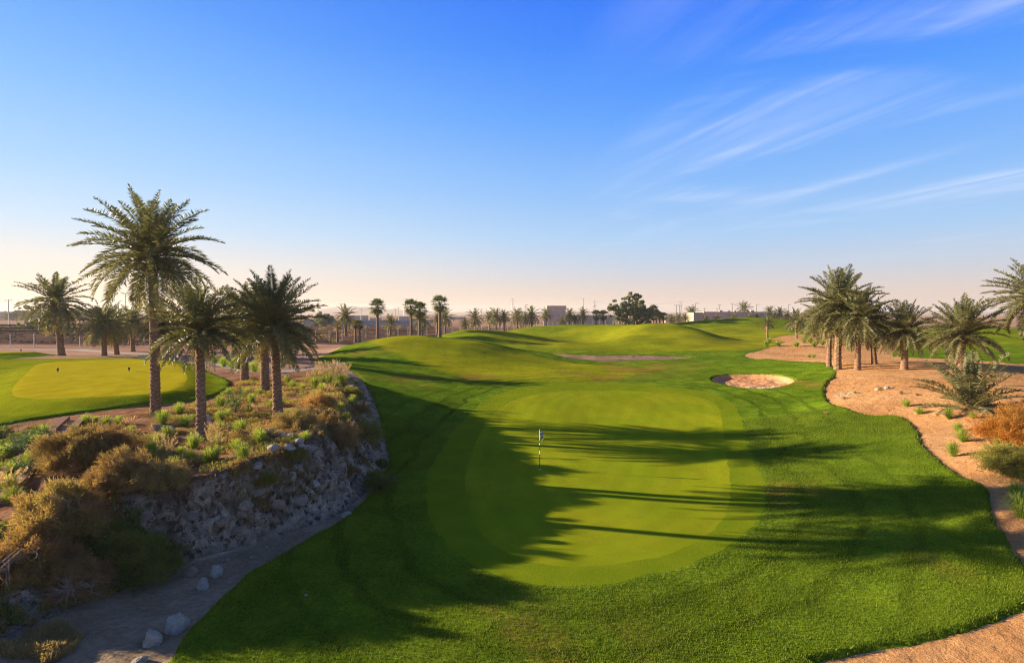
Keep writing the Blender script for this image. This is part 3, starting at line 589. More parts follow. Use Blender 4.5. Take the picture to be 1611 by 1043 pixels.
def terrain_obj(name, tri, mat, ats):
    used, inv = np.unique(tri, return_inverse=True); V = ALL[used]
    me = mesh_np(name, V[:, :3], inv.reshape(-1, 3), mat, True, {k: V[:, KEY[k]] for k in ats})
    o = obj(name, me); o['kind'] = 'structure'; return o
rest = TRI
for nm, key, mat, ats in [('cart_path', 'path', M_PATH, []), ('bunker', 'bunk', M_BUNK, ['creamrock']), ('waste_bunker', 'waste', M_WASTE, []), ('putting_green', 'green', M_GREEN, ['ring']),
        ('green_collar', 'collar', M_COLLAR, ['ring']), ('tee_ground', 'tee', None, ['mow', 'dry']), ('grass', 'grass', M_ROUGH, ['mow', 'dry', 'ring']), ('rock_bank', 'bank', M_BANK, ['bankw']), ('sandy_ground', 'sand', M_SAND, ['creamrock'])]:
    a, rest = split(rest, key)
    if mat is None:
        b = MB_('tee_grass'); mid = b.noise(.5, 4, .6); vf = b.noise(30, 2, .7); c = b.mix(b.ramp(mid, .3, .7), (.34, .29, .012), (.40, .34, .014)); c = b.mix(1.0, c, b.ramp(vf, .2, .8, .85, 1.12), 'MULTIPLY')
        mat = b.done(b.principled(c, .9, b.bump(vf, .4, .02), .0))
    if nm != 'rock_bank': terrain_obj(nm, a, mat, ats)
terrain_obj('ground', rest, M_DESERT, ['bed', 'gravel', 'field', 'scrub'])
ALL, TRI, KEY = grid_data(np.arange(-18.0, -5.0, .075), np.arange(9, 57.5, .085), True)
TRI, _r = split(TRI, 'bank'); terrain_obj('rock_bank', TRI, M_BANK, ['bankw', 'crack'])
# ------------------------------------------------------------------ palm templates
def frond_geo(g, L, el0, az, droop, nl, leaf_l, leaf_w, rs, base_r=.12, stalk=.12, vee=.5, hue=0.3, tipv=0.0, twist=0.0, rach=True, z0=0.0):
    """one feather frond: curved rachis and two rows of narrow leaflets"""
    m = 14; t = np.linspace(0, 1, m); el = el0-droop*t**1.25
    ds = L/(m-1); r = base_r+np.concatenate([[0], np.cumsum(np.cos(el[:-1])*ds)]); z = z0+np.concatenate([[0], np.cumsum(np.sin(el[:-1])*ds)])
    side = twist*t**2*L*.25
    ca, sa = math.cos(az), math.sin(az)
    pts = np.stack([r*ca-side*sa, r*sa+side*ca, z], 1)
    if rach: g.tube(pts, np.linspace(.035, .006, m)*L/3.5, 4, False, hue=.9, tip=.35)
    u = np.repeat(np.linspace(stalk, .99, nl), 2); sgn = np.tile([1., -1.], nl); u = np.clip(u+rs.uniform(-.4, .4, 2*nl)/nl, stalk, 1)
    P0 = np.stack([np.interp(u, t, pts[:, k]) for k in range(3)], 1)
    T = np.gradient(pts, axis=0); T /= np.linalg.norm(T, axis=1)[:, None]; T = np.stack([np.interp(u, t, T[:, k]) for k in range(3)], 1)
    S = np.array([-sa, ca, 0.0])[None]*sgn[:, None]
    Nn = np.cross(T, np.array([-sa, ca, 0.0])[None]); Nn *= np.where(Nn[:, 2:3] < 0, -1, 1)*np.ones((len(u), 1)); Nn /= np.linalg.norm(Nn, axis=1)[:, None]+1e-9
    fwd = .34+.5*u; vv = vee+rs.uniform(-.45, .45, len(u))
    D = S+T*fwd[:, None]+Nn*vv[:, None]+rs.normal(0, .07, (len(u), 3)); D[:, 2] -= .12; D /= np.linalg.norm(D, axis=1)[:, None]
    ll = leaf_l*(np.sin(np.pi*np.clip(u*.86+.13, 0, 1))**.55)*rs.uniform(.8, 1.15, len(u)); wd = leaf_w*rs.uniform(.8, 1.2, len(u))
    Wv = np.cross(D, Nn+rs.normal(0, .5, (len(u), 3))); Wv /= np.linalg.norm(Wv, axis=1)[:, None]+1e-9
    mid = P0+D*ll[:, None]*.4; tip = P0+D*ll[:, None]; tip[:, 2] -= ll*.12
    V = np.stack([P0, mid+Wv*wd[:, None]*.5, tip, mid-Wv*wd[:, None]*.5], 1).reshape(-1, 3)
    i = np.arange(len(u))*4; h = np.clip(hue+rs.normal(0, .12, len(u)), 0, 1)
    tp = np.stack([np.zeros(len(u)), np.zeros(len(u))+tipv*.5, np.full(len(u), .45+tipv*.5), np.zeros(len(u))+tipv*.5], 1).ravel()
    g.add(V, Q=np.stack([i, i+1, i+2, i+3], 1), hue=np.repeat(h, 4), tip=np.clip(tp, 0, 1))
def date_crown(seed, R=3.8, nf=60, nl=46, leaf_l=.50, leaf_w=.045, low=-.75, dry=4, spread=1.0, upright=0.0):
    rs = np.random.RandomState(seed); g = Geo(); ga = 2.39996
    for i in range(nf):
        q = (i+.5)/nf                       # 0 = newest (upright), 1 = oldest (drooping)
        el0 = (1.5-q**.8*(1.5-low))+rs.normal(0, .09)+upright*(1-q)*.2; az = i*ga+rs.normal(0, .15)
        L = R*(.95+.18*min(1, q*2.2))*rs.uniform(.86, 1.12)*(1 if q < .85 else .88)
        dr = (.30+.85*min(q*1.4, 1))*rs.uniform(.7, 1.3)*spread
        frond_geo(g, L, el0, az, dr, nl, leaf_l*rs.uniform(.85, 1.1), leaf_w, rs, hue=.15+.6*q*rs.uniform(.4, 1.2), tipv=.15*q, twist=rs.normal(0, .6), z0=-.5*q)
    for i in range(dry):
        frond_geo(g, R*.8, -.8+rs.normal(0, .1), rs.uniform(0, 6.28), .6, max(10, nl//2), leaf_l*.7, leaf_w, rs, hue=1, tipv=1.6, z0=-.55)
    return g
def date_trunk(seed, h, r0, r1, rows_per_m=9, n=20, flare=1.25, bend=(0, 0)):
    rs = np.random.RandomState(seed); m = max(int(h*rows_per_m*2), 12); z = np.linspace(-.25, h, m)
    th = np.arange(n)*2*np.pi/n; ZZ, TT = np.meshgrid(z, th, indexing='ij')
    tt = np.clip(ZZ/h, 0, 1); base = r0+(r1-r0)*tt; base = base*(1+(flare-1)*np.exp(-np.maximum(ZZ, 0)/.35))
    saw = ((ZZ*4.6+TT/(2*np.pi)*1.0+.5*np.floor(TT/(2*np.pi)*6)) % 1.0)          # scales, wide at the top edge
    amp = .11+.05*rs.rand(m, n); rad = base*(.93+amp*saw*1.25)+rs.normal(0, .006, (m, n))
    bx = bend[0]*tt**2; by = bend[1]*tt**2
    V = np.stack([rad*np.cos(TT)+bx, rad*np.sin(TT)+by, ZZ], -1).reshape(-1, 3)
    i = np.arange(m-1)[:, None]*n+np.arange(n)[None]; j = np.arange(m-1)[:, None]*n+(np.arange(n)[None]+1) % n
    g = Geo(); g.add(V, Q=np.stack([i, j, j+n, i+n], -1).reshape(-1, 4), groove=np.clip(1-saw*2.2, 0, 1).ravel()); return g
def boot_geo(seed, r, hgt, bulge=1.5, n=90, pruned=True):
    """bulb of cut leaf bases below the crown"""
    rs = np.random.RandomState(seed); g = Geo()
    z = np.linspace(-hgt, .25, 12); t = (z+hgt)/(hgt+.25); rad = r*(1+(bulge-1)*np.sin(np.pi*np.clip(t*.9+.05, 0, 1))**.8)*.88
    g.tube(np.stack([z*0, z*0, z], 1), rad, 14, True, groove=.7)
    for i in range(n):
        q = rs.rand(); zz = -hgt+q*(hgt+.2); a = i*2.39996; rr = r*(1+(bulge-1)*math.sin(math.pi*min(1, q*.9+.05))**.8)*.85
        ca, sa = math.cos(a), math.sin(a); l = rs.uniform(.14, .30)*(r/.4+.3); up = rs.uniform(.9, 1.9); w = rs.uniform(.05, .085)*(r/.35)
        d = np.array([ca, sa, up]); d /= np.linalg.norm(d); s_ = np.array([-sa, ca, 0])*w; o = np.array([rr*ca, rr*sa, zz]); nrm = np.cross(d, s_/w)*.03
        V = [o-s_*1.3, o+s_*1.3, o+d*l+s_*.8, o+d*l-s_*.8, o-s_*1.3-nrm*2, o+s_*1.3-nrm*2, o+d*l+s_*.8-nrm, o+d*l-s_*.8-nrm]
        g.add(V, Q=[(0, 1, 2, 3), (7, 6, 5, 4), (0, 4, 5, 1), (1, 5, 6, 2), (2, 6, 7, 3), (3, 7, 4, 0)], groove=rs.uniform(0, .4))
    return g
def fan_crown(seed, R=1.7, nf=34, low=-1.0, seg=16, dead=8):
    rs = np.random.RandomState(seed); g = Geo()
    for i in range(nf+dead):
        isd = i >= nf; q = (i+.5)/nf if not isd else 1.0
        el = (1.45-q*(1.45-low))+rs.normal(0, .12) if not isd else -1.25+rs.normal(0, .12); az = i*2.39996+rs.normal(0, .15)
        pl = R*.55*rs.uniform(.8, 1.15) if not isd else R*.3; fr = R*.55*rs.uniform(.85, 1.15)
        u = np.array([math.cos(az)*math.cos(el), math.sin(az)*math.cos(el), math.sin(el)]); s_ = np.array([-math.sin(az), math.cos(az), 0.]); n_ = np.cross(u, s_)
        if n_[2] < 0: n_ = -n_
        hub = u*pl; g.tube([np.zeros(3), hub*.55+[0, 0, .05*R], hub], [.03*R/1.5, .022, .018], 4, False, hue=.6, tip=.2)
        a = np.linspace(-1.75, 1.75, seg); V = []; Q = []; T = []; tp = []
        for k, x in enumerate(a):
            fold = (.10 if k % 2 else -.10)
            d = u*math.cos(x)+s_*math.sin(x)+n_*(fold+.15); d /= np.linalg.norm(d); rr = fr*(1-.16*abs(x)/1.75)*rs.uniform(.85, 1.1)
            p1 = hub+d*rr*.62; p2 = hub+d*rr; p2[2] -= rr*.28*rs.uniform(.6, 1.3); w = (u*-math.sin(x)+s_*math.cos(x))*rr*.075
            b = len(V); V += [hub, p1-w, p2, p1+w]; Q.append((b, b+1, b+2, b+3)); tp += [0, 0, .6, 0]
        g.add(V, Q=Q, hue=np.clip(.2+.6*q*rs.uniform(.3, 1.2), 0, 1) if not isd else 1.0, tip=np.array(tp, float)+(1.0 if isd else 0))
    g.A['tip'] = [np.clip(x, 0, 1) for x in g.A['tip']]
    return g
CROWN = {}
def crown(kind):
    if kind in CROWN: return CROWN[kind]
    spec = {'bigA': lambda: date_crown(11, 3.9, 76, 72, .70, .062, -.68, 2, 1.0).mesh('date_crown', M_FROND),
            'bigB': lambda: date_crown(12, 3.7, 68, 72, .72, .064, -.28, 6, .80).mesh('date_crown', M_FROND),
            'bigC': lambda: date_crown(13, 3.8, 70, 72, .72, .064, -.40, 6, .85).mesh('date_crown', M_FROND),
            'midA': lambda: date_crown(21, 3.6, 58, 40, .70, .11, -.7, 4, .9).mesh('date_crown', M_FROND),
            'midB': lambda: date_crown(22, 3.6, 54, 40, .70, .11, -.9, 4, 1.0).mesh('date_crown', M_FROND),
            'farA': lambda: date_crown(31, 3.4, 40, 20, .75, .20, -.8, 3, 1.0).mesh('date_crown', M_FROND),
            'farB': lambda: date_crown(32, 3.4, 36, 20, .75, .20, -.5, 2, .9).mesh('date_crown', M_FROND),
            'farC': lambda: date_crown(33, 3.4, 42, 20, .75, .20, -1.0, 3, 1.2).mesh('date_crown', M_FROND),
            'young': lambda: date_crown(41, 2.6, 36, 56, .46, .05, .25, 1, .8, 1).mesh('date_crown', M_FROND),
            'fanA': lambda: fan_crown(51).mesh('fan_crown', M_FROND_FAN), 'fanB': lambda: fan_crown(52, 1.7, 28, -.8).mesh('fan_crown', M_FROND_FAN),
            'fanY': lambda: fan_crown(53, 1.7, 26, -.9, 16, 12).mesh('fan_crown', M_FROND_PALE)}[kind]
    CROWN[kind] = spec(); return CROWN[kind]
CROWN_R = {'bigA': 3.75, 'bigB': 3.6, 'bigC': 3.7, 'midA': 3.4, 'midB': 3.4, 'farA': 3.2, 'farB': 3.2, 'farC': 3.1, 'young': 2.3, 'fanA': 1.75, 'fanB': 1.75, 'fanY': 1.75}
TRK = {}
def palm(pos, h, hr, kind, label, group=None, r0=.34, boot=1.0, lean=(0, 0), seed=0, rot=None, fan=False, zs=1.0):
    """pos (x,y,z) on the ground, h height of the crown heart, hr crown radius"""
    rs = np.random.RandomState(seed+500); rz = rs.uniform(0, 6.28) if rot is None else rot
    root = empty('fan_palm' if fan else 'date_palm', pos); tag(root, label, 'palm tree', group)
    near = pos[1] < 60
    if fan:
        key = ('f', near); 
        if key not in TRK:
            g = Geo(); z = np.linspace(-.2, 8, 40); g.tube(np.stack([z*0, z*0, z], 1), .24-.08*np.clip(z/8, 0, 1)+.1*np.exp(-np.maximum(z, 0)/.5)+.012*np.sin(z*31), 10, True, groove=.1); TRK[key] = g.mesh('palm_trunk', M_TRUNK_FAN, True)
        t = obj('trunk', TRK[key], root, scale=(r0/.22, r0/.22, h/8))
    elif near:
        g = date_trunk(seed, h-boot*.4, r0, r0*.80, bend=lean); t = obj('trunk', g.mesh('palm_trunk', M_TRUNK), root)
    else:
        key = ('d', seed % 3)
        if key not in TRK: TRK[key] = date_trunk(seed % 3+70, 6, .34, .27, 4, 10).mesh('palm_trunk', M_TRUNK)
        t = obj('trunk', TRK[key], root, scale=(r0/.34, r0/.34, max(h-boot*.4, .3)/6)); 
        if lean != (0, 0): t.rotation_euler = (-math.atan2(lean[1], h), math.atan2(lean[0], h), 0)
    s = hr/CROWN_R[kind]
    if not fan:
        bk = ('boot', near, seed % 3 if not near else seed)
        if bk not in TRK: TRK[bk] = boot_geo(seed, .34, 1.0, 1.45, 110 if near else 36).mesh('leaf_bases', M_BOOT)
        obj('leaf_bases', TRK[bk], root, (lean[0], lean[1], h), (0, 0, rz), (r0/.38, r0/.38, boot))
    c = obj('crown', crown(kind), root, (lean[0], lean[1], h), (0, 0, rz), (s, s, s*zs))
    return root
def palm_px(px, base, heart, hw, kind, label, group=None, z=None, D=None, r0=.34, boot=1.0, lean_px=0, seed=0, fan=False, rot=None, zs=1.0):
    """placed from the photograph: column px, base row, heart row (where fronds start), half crown width in pixels"""
    if D is None:
        if z is None: x, y, zz = ground_at(px, base)
        else: x, y = W(px, base, z); zz = hz(x, y)
    else: y = D; x, _ = WD(px, base, D); zz = hz(x, y)
    _, ztop = WD(px, heart, y)
    h = ztop-zz
    return palm((x, y, zz-.05), max(h, .3), hw/FPX*y, kind, label, group, r0, boot, (lean_px/FPX*y, 0), seed, rot, fan, zs)
GL = 'date palms on the planted bank'
palm_px(245,652,394,88,'bigA','tallest date palm of all, towering over the planted bank on the left',GL,z=2.9,r0=.25,boot=1.15,seed=1,zs=1.15)
palm_px(317,690,514,66,'bigB','date palm nearest the camera on the planted bank, right of the tallest palm',GL,z=2.75,r0=.215,boot=1.0,seed=2,zs=1.22)
palm_px(437,657,508,76,'bigC','date palm standing rightmost on the planted bank, above the stone edging',GL,z=2.9,r0=.245,boot=.6,zs=1.15,lean_px=-6,seed=3)
palm_px(417,615,506,62,'bigC','thick date palm close behind the rightmost palm of the planted bank',GL,z=3.0,r0=.30,boot=.8,seed=4,rot=2.0)
palm_px(385,600,498,54,'bigB','date palm half hidden in the middle of the palm cluster on the planted bank',GL,z=3.0,r0=.30,boot=.8,seed=5,rot=1.0)
palm_px(97,563,472,47,'midB','slender lone date palm left of the tallest palm, behind the left tee',None,z=2.6,r0=.42,boot=1.2,lean_px=-7,seed=6)
GS = 'small date palms on the sand behind the left tee'
for i, (px, b, hh, hw, lb, ln) in enumerate([(164,563,508,36,'short date palm behind the left tee, first to the right of the slender lone palm',0),(184,559,508,32,'short leaning date palm touching its left neighbour behind the left tee',-4),
        (209,551,505,28,'small date palm farther back between the leaning palm and the tallest trunk',0),(248,562,503,34,'date palm hidden behind the tallest trunk, showing only beside it',0),(265,561,512,30,'date palm with a hanging dead frond just left of the round stone bin',2),
        (325,563,510,34,'date palm straight behind the leaf bases of the nearest bank palm',0),(370,563,512,30,'date palm beside the triangular boulder near the path',0),(452,576,522,34,'date palm behind the rightmost bank palm, beside the cart path',0),(396,556,512,26,'distant date palm glimpsed under the cluster on the bank',0)]):
    palm_px(px,b,hh,hw,['midA','midB'][i%2],lb,GS,D=None,z=2.5,r0=.34,boot=.9,lean_px=ln,seed=10+i)
GR = 'date palms on the sandy mound at the right'
for i, (px, D, hh, hw, r0, kd, lb, ln) in enumerate([
    (1314,63,505,48,.30,'bigB','leftmost dark slender palm of the cluster on the right sandy mound',0),
    (1328,61,478,62,.42,'bigC','tallest and thickest date palm of the right hand cluster, second trunk from the left',0),
    (1360,59,498,54,.34,'bigA','pale golden date palm in the middle of the right hand cluster',0),
    (1387,62,508,42,.33,'midA','date palm with a bent trunk at the right end of the cluster on the mound',-6),
    (1435,57,520,50,.38,'bigC','dark green date palm standing alone just right of the cluster on the mound',0),
    (1525,44,523,62,.42,'bigB','broad golden date palm behind the young bushy palm on the right',0)]):
    palm_px(px,0,hh,hw*.86,kd,lb,GR,D=D,zs=1.15,r0=r0*.85,boot=.9,lean_px=ln,seed=30+i)
palm_px(1646,0,464,66,'bigA','large date palm cut off by the right edge of the photograph',GR,D=42,r0=.4,seed=38,rot=.8)
x, y, z = ground_at(1525,641)
yp = empty('young_date_palm', (x, y, z)); tag(yp, 'young trunkless date palm with grey green fronds on the right sandy slope', 'palm tree')
s_ = 60/FPX*y/2.05; obj('crown', crown('young'), yp, (0, 0, .35), (0, 0, 1.0), (s_, s_, s_*1.05)); obj('leaf_bases', boot_geo(44, .22, .5, 1.3, 50).mesh('leaf_bases', M_BOOT), yp, (0, 0, .35))
# distant palms
MIDS = [(1207,531,508,12,'farB','thin little date palm at the left tip of the far sandy area'),(1253,532,503,19,'farA','small date palm standing on the sand between the thin palm and the right cluster'),
        (1281,529,503,18,'farC','small date palm on the sand partly behind the left fronds of the right cluster'),(1299,537,508,18,'farB','leaning small date palm on the sand under the right cluster')]
for i, (px, b, hh, hw, kd, lb) in enumerate(MIDS):
    palm_px(px,b,hh,hw,kd,lb,'small palms on the far sand',r0=.26,boot=.7,seed=60+i,lean_px=(-5 if i == 3 else 0))
FANS = [(594,533,483,14,'fanA','shaggy tall fan palm, leftmost of the tall ones behind the first green mound'),(647,527,483,14,'fanB','left one of the pair of tall fan palms behind the first green mound'),(660,528,488,14,'fanA','right one of the pair of tall fan palms behind the first green mound'),
        (692,531,478,15,'fanB','tallest fan palm, standing at the dip between the two green mounds')]
for i, (px, b, hh, hw, kd, lb) in enumerate(FANS):
    palm_px(px,b,hh,hw*1.15,kd,lb,'tall fan palms behind the mounds',D=[122,128,126,100][i],r0=.34 if i < 3 else .30,seed=80+i,fan=True)
for i, (px, b, hh, hw, lb) in enumerate([(531,536,512,9,'short yellowing fan palm farthest left on the pink sand'),(559,537,510,9,'short yellow green fan palm, left of two standing close together'),(566,537,510,9,'short greenish fan palm, right of two standing close together')]):
    palm_px(px,b,hh,hw,'fanY',lb,'short fan palms on the sand',z=2.2,r0=.27,seed=90+i,fan=True)
FD = [(544,533,496,14),(614,530,506,11),(664,528,503,13),(700,523,499,13),(688,524,502,9),(731,518,508,8),(747,517,500,12),(770,519,500,10),(780,521,497,12),(793,521,498,9),(814,517,500,14),(836,517,495,12),(859,519,494,9),
      (884,521,507,8),(896,519,494,9),(917,519,494,9),(975,516,500,9),(1056,512,502,7),(1067,510,501,8),(1088,508,492,10),(1101,508,499,7),(1119,505,500,4),(1135,507,501,6),(1147,509,499,9),(1161,509,500,6),(1170,510,485,10),(1210,511,491,9),(1226,511,493,9)]
FDL = ['date palm with a wide head behind the yellowing short fan palm','low date palm between the first tall fan palm and the fan palm pair','date palm crown directly behind the fan palm pair','date palm close to the right of the tallest fan palm','date palm crown seen just left of the tallest fan palm',
 'small pale date palm at the left foot of the second mound crest','dark date palm above the crest of the second mound','first pale date palm right of the dark one above the second mound','denser date palm in the group above the second mound slope','slim date palm in the group above the second mound slope',
 'widest date palm in the row behind the second mound, with long side fronds','golden date palm right of the widest one in that row','slender date palm left of the brown plant building block','stemless looking low date palm in front of the brown boundary wall','slender date palm in front of the brown wall, just right of the raised block',
 'slender date palm in front of the brown wall, midway to the big leafy tree','date palm at the left foot of the big leafy tree','low dark date palm just right of the big leafy tree group','low round date palm on the left foot of the far right ridge','taller date palm left of the pale sunlit gable of the long building',
 'short date palm in front of the pale sunlit gable','tiny date palm against the long building, first from the left','small drooping date palm against the long building','bushy date palm against the middle of the long building','small date palm beside the tall one at the long building',
 'tallest date palm rising above the long building','dark date palm at the right end of the long building','date palm with pale hanging fruit stalks right of the long building']
for i, (px, b, hh, hw) in enumerate(FD):
    x, y = W(px, b, 2.0); D = min(max(y, 140), 330)
    palm_px(px,b,hh,hw*1.22,['farA','farB','farC'][i%3],FDL[i],'distant palms along the boundary',D=D,r0=.36,boot=1.0,seed=110+i)
for i, (px, b, hh, hw, lb) in enumerate([(938,519,496,9,'fan palm with orange skirt left of the pair by the big leafy tree'),(949,519,496,9,'dark fan palm next to the one with the orange skirt'),(1028,513,488,9,'dark fan palm touching the right side of the big leafy tree'),(1033,513,494,7,'second fan palm in the row right of the big leafy tree'),(1038,513,497,7,'third fan palm in the row right of the big leafy tree'),(1044,513,498,7,'last fan palm in the row right of the big leafy tree')]):
    x, y = W(px, b, 2.0); palm_px(px,b,hh,hw*1.2,'fanB',lb,'distant fan palms by the big tree',D=min(y,240),r0=.36,seed=150+i,fan=True)
for i, (px, b, hh, hw, lb) in enumerate([(1078,510,500,7,'tiny date palm between the low round one and the taller one left of the gable'),(1110,508,500,6,'tiny date palm just right of the sunlit gable'),(1127,508,501,6,'tiny date palm against the left half of the long building'),(1154,509,500,7,'tiny date palm beside the bushy one at the long building'),(1180,510,500,7,'tiny date palm right of the tallest palm at the long building'),(1190,511,499,7,'tiny date palm in front of the right half of the long building'),(1218,511,497,7,'tiny date palm between the two at the right end of the long building'),(1238,511,497,8,'tiny date palm in front of the dark screen fence'),(905,519,502,7,'tiny date palm in front of the high brown wall'),(826,519,500,8,'tiny date palm between the widest and the golden one in the row')]):
    x, y = W(px, b, 2.0); palm_px(px,b,hh,hw*1.2,['farB','farC'][i%2],lb,'distant palms along the boundary',D=min(max(y, 150), 255),r0=.36,seed=170+i)
# ------------------------------------------------------------------ broadleaf trees
def blob_leaves(g, c, r, n, size, rs, hue=.5):
    d = rs.normal(0, 1, (n, 3)); d /= np.linalg.norm(d, axis=1)[:, None]; d *= (rs.rand(n, 1)**.45); p = np.asarray(c)+d*np.asarray(r)
    a = rs.normal(0, 1, (n, 3)); a /= np.linalg.norm(a, axis=1)[:, None]; b = np.cross(a, rs.normal(0, 1, (n, 3))); b /= np.linalg.norm(b, axis=1)[:, None]
    s = size*rs.uniform(.6, 1.3, (n, 1)); V = np.stack([p-a*s, p+b*s*.5, p+a*s, p-b*s*.5], 1).reshape(-1, 3); i = np.arange(n)*4
    g.add(V, Q=np.stack([i, i+1, i+2, i+3], 1), hue=np.repeat(np.clip(hue+rs.normal(0, .2, n), 0, 1), 4))
def leafy_tree(pos, blobs, label, trunks, leaf=.22, dens=900, group=None, seed=0, name='broadleaf_tree', mat=None):
    rs = np.random.RandomState(seed); root = empty(name, pos); tag(root, label, 'tree', group)
    g = Geo(); tg = Geo()
    for (bx, by, bz, br) in blobs:
        for k in range(12):
            o = rs.normal(0, .62, 3)*br; rr = br*rs.uniform(.20, .45); blob_leaves(g, (bx+o[0], by+o[1], bz+o[2]*.7), (rr, rr, rr*.75), int(dens*rr*rr), leaf, rs, rs.uniform(.2, .8))
        t0 = trunks[rs.randint(len(trunks))]; tg.tube([(t0, 0, 0), ((t0+bx)*.5+rs.normal(0, .2), by*.3, bz*.45), (bx, by, bz)], [.16, .10, .03], 6, False)
    for t0 in trunks: tg.tube([(t0, 0, -.3), (t0+.1, 0, 1.2), (t0-.1, .1, 3.0)], [.26, .2, .13], 8, False)
    obj('crown', g.mesh('tree_crown', mat or M_TREE), root); obj('trunk', tg.mesh('tree_trunk', M_BARK), root); return root
D = 185; X0, _ = WD(990, 500, D); zz = hz(X0, D); k = D/FPX
bl = [((px-990)*k, rng.uniform(-1.5, 1.5), WD(px, py, D)[1]-zz, r*k) for px, py, r in [(963,482,8),(972,488,9),(980,494,10),(992,472,10),(998,465,8),(1002,478,11),(1011,484,11),(1018,492,10),(1006,496,13),(990,490,12),(984,503,9),(1000,506,11),(1015,505,10),(1022,500,8),(972,498,8),(985,479,7),(996,486,10)]]
leafy_tree((X0, D, zz), bl, 'big many-stemmed leafy tree rising above the far mound in the middle distance', [-2.2, 0, 1.8, 3.5], .34, 210, seed=5)
def acacia(px, py, D, w, h, label, seed, name='desert_tree', grp='scattered far desert trees'):
    X0, _ = WD(px, py, D); zz = hz(X0, D) if D < 900 else 2.0; rs = np.random.RandomState(seed)
    bl = [(rs.uniform(-.4, .4)*w, rs.uniform(-.3, .3)*w, h*rs.uniform(.5, .85), w*rs.uniform(.16, .28)) for _ in range(9)]
    leafy_tree((X0, D, zz), bl, label, [0.0], .028*w+.05, 1800/w, grp, seed, name, M_SHRUB_GR if D < 300 else M_TREE)
acacia(64,507,205,10.5,4.2,'round dark acacia by the construction field at far left',1)
for i, (px, D, w, h, lb) in enumerate([(20,520,14,7,'far tree line crown at the extreme left horizon'),(52,560,22,8,'long low far tree on the left horizon behind the acacia'),(112,540,26,9,'broad far tree crown on the horizon right of the slender lone palm'),(134,520,16,9,'rounded far tree beside the broad one on the left horizon'),(290,560,20,8,'far tree on the horizon seen between bank palm trunks'),(510,300,14,4.5,'low dark tree at the left end of the grey wall'),(655,320,8,3.5,'tiny dark tree by the right end of the grey wall')]):
    acacia(px,500,D,w,h,lb,20+i)
# ------------------------------------------------------------------ shrubs
def feather_shrub(pos, R, H, n_br, label, mat, seed, name='shrub', cat='shrub', group=None, sub=10, sl=22, size=.06, bare=0, flat=1.0, twig=True, hue=.5, stretch=(1, 1), up=0.35):
    """dense spray of thin branching twigs carrying slivers of foliage"""
    rs = np.random.RandomState(seed); root = empty(name, pos); tag(root, label, cat, group); g = Geo(); tw = Geo()
    n = n_br*sub; u = rs.rand(n)**.6
    az = rs.uniform(0, 2*np.pi, n_br); el = np.arcsin(rs.uniform(.05, 1, n_br)); L = rs.uniform(.75, 1.08, n_br)
    tip = np.stack([np.cos(az)*np.cos(el)*R*L*stretch[0], np.sin(az)*np.cos(el)*R*L*stretch[1], np.sin(el)*H*L], 1)
    b = np.repeat(np.arange(n_br), sub); q = rs.uniform(.35, 1, n)[:, None]
    P0 = tip[b]*q; P0[:, 2] += (q[:, 0]*(1-q[:, 0]))*H*.6
    lump = .75+.5*vnoise(P0[:, 0]*1.6+seed*3, P0[:, 1]*1.6+P0[:, 2]*1.3); P0 *= lump[:, None]
    dirn = P0/(np.linalg.norm(P0, axis=1)[:, None]+1e-6)+rs.normal(0, .5, (n, 3)); dirn[:, 2] += up; dirn /= np.linalg.norm(dirn, axis=1)[:, None]
    sub_l = R*rs.uniform(.16, .34, n)
    m = n*sl; bb = np.repeat(np.arange(n), sl); t = rs.rand(m)
    P = P0[bb]+dirn[bb]*(sub_l[bb]*t)[:, None]+rs.normal(0, .05*R**.5, (m, 3)); P[:, 2] -= (t**2)*.10*R; P[:, 2] = np.maximum(P[:, 2], .02)
    d = dirn[bb]*.8+rs.normal(0, .55, (m, 3)); d /= np.linalg.norm(d, axis=1)[:, None]; w = np.cross(d, rs.normal(0, 1, (m, 3))); w /= np.linalg.norm(w, axis=1)[:, None]
    s = size*rs.uniform(.6, 1.5, (m, 1)); V = np.stack([P, P+d*s+w*s*.13, P+d*s*2.1, P+d*s-w*s*.13], 1).reshape(-1, 3); i = np.arange(m)*4
    hv = np.clip(hue+(vnoise(P[:, 0]*1.1+9, P[:, 1]*1.1+P[:, 2])-.5)*1.3+rs.normal(0, .15, m), 0, 1); tv = np.clip(t-.35+rs.normal(0, .2, m), 0, 1)*.8
    g.add(V, Q=np.stack([i, i+1, i+2, i+3], 1), hue=np.repeat(hv, 4), tip=np.repeat(tv, 4))
    obj('foliage', g.mesh('shrub_foliage', mat), root)
    if twig:
        for k in range(min(n_br, 40)):
            e = tip[k]; tw.tube([(0, 0, 0), e*.5+[0, 0, H*.18], e*.93], [.035*R**.5, .018*R**.5, .006], 4, False)
        for k in range(bare):
            a = rs.uniform(0, 6.28); o = np.array([rs.uniform(-.25, .6)*R, -rs.uniform(.3, .9)*R, rs.uniform(.35, .8)*H])
            for _ in range(7):
                d = np.array([rs.normal(0, 1), rs.normal(-.5, .6), rs.normal(.25, .6)]); d *= R*.42/np.linalg.norm(d); tw.tube([o, o+d*.5+rs.normal(0, .03, 3), o+d], [.016, .011, .004], 4, False)
                for _ in range(2): e = rs.normal(0, .18*R, 3); tw.tube([o+d*.55, o+d*.55+d*.3+e], [.009, .004], 3, False)
        obj('branches', tw.mesh('shrub_branches', M_TWIG if bare else M_BARK), root)
    return root
def shrub_px(px, py, z, Rpx, Hpx, label, mat, seed, **kw):
    x, y = W(px, py, z); zz = hz(x, y); return feather_shrub((x, y, zz-.05), Rpx/FPX*y, Hpx/FPX*y, kw.pop('n', 90), label, mat, seed, **kw)
GB = 'dry feathery shrubs on the lower bank'
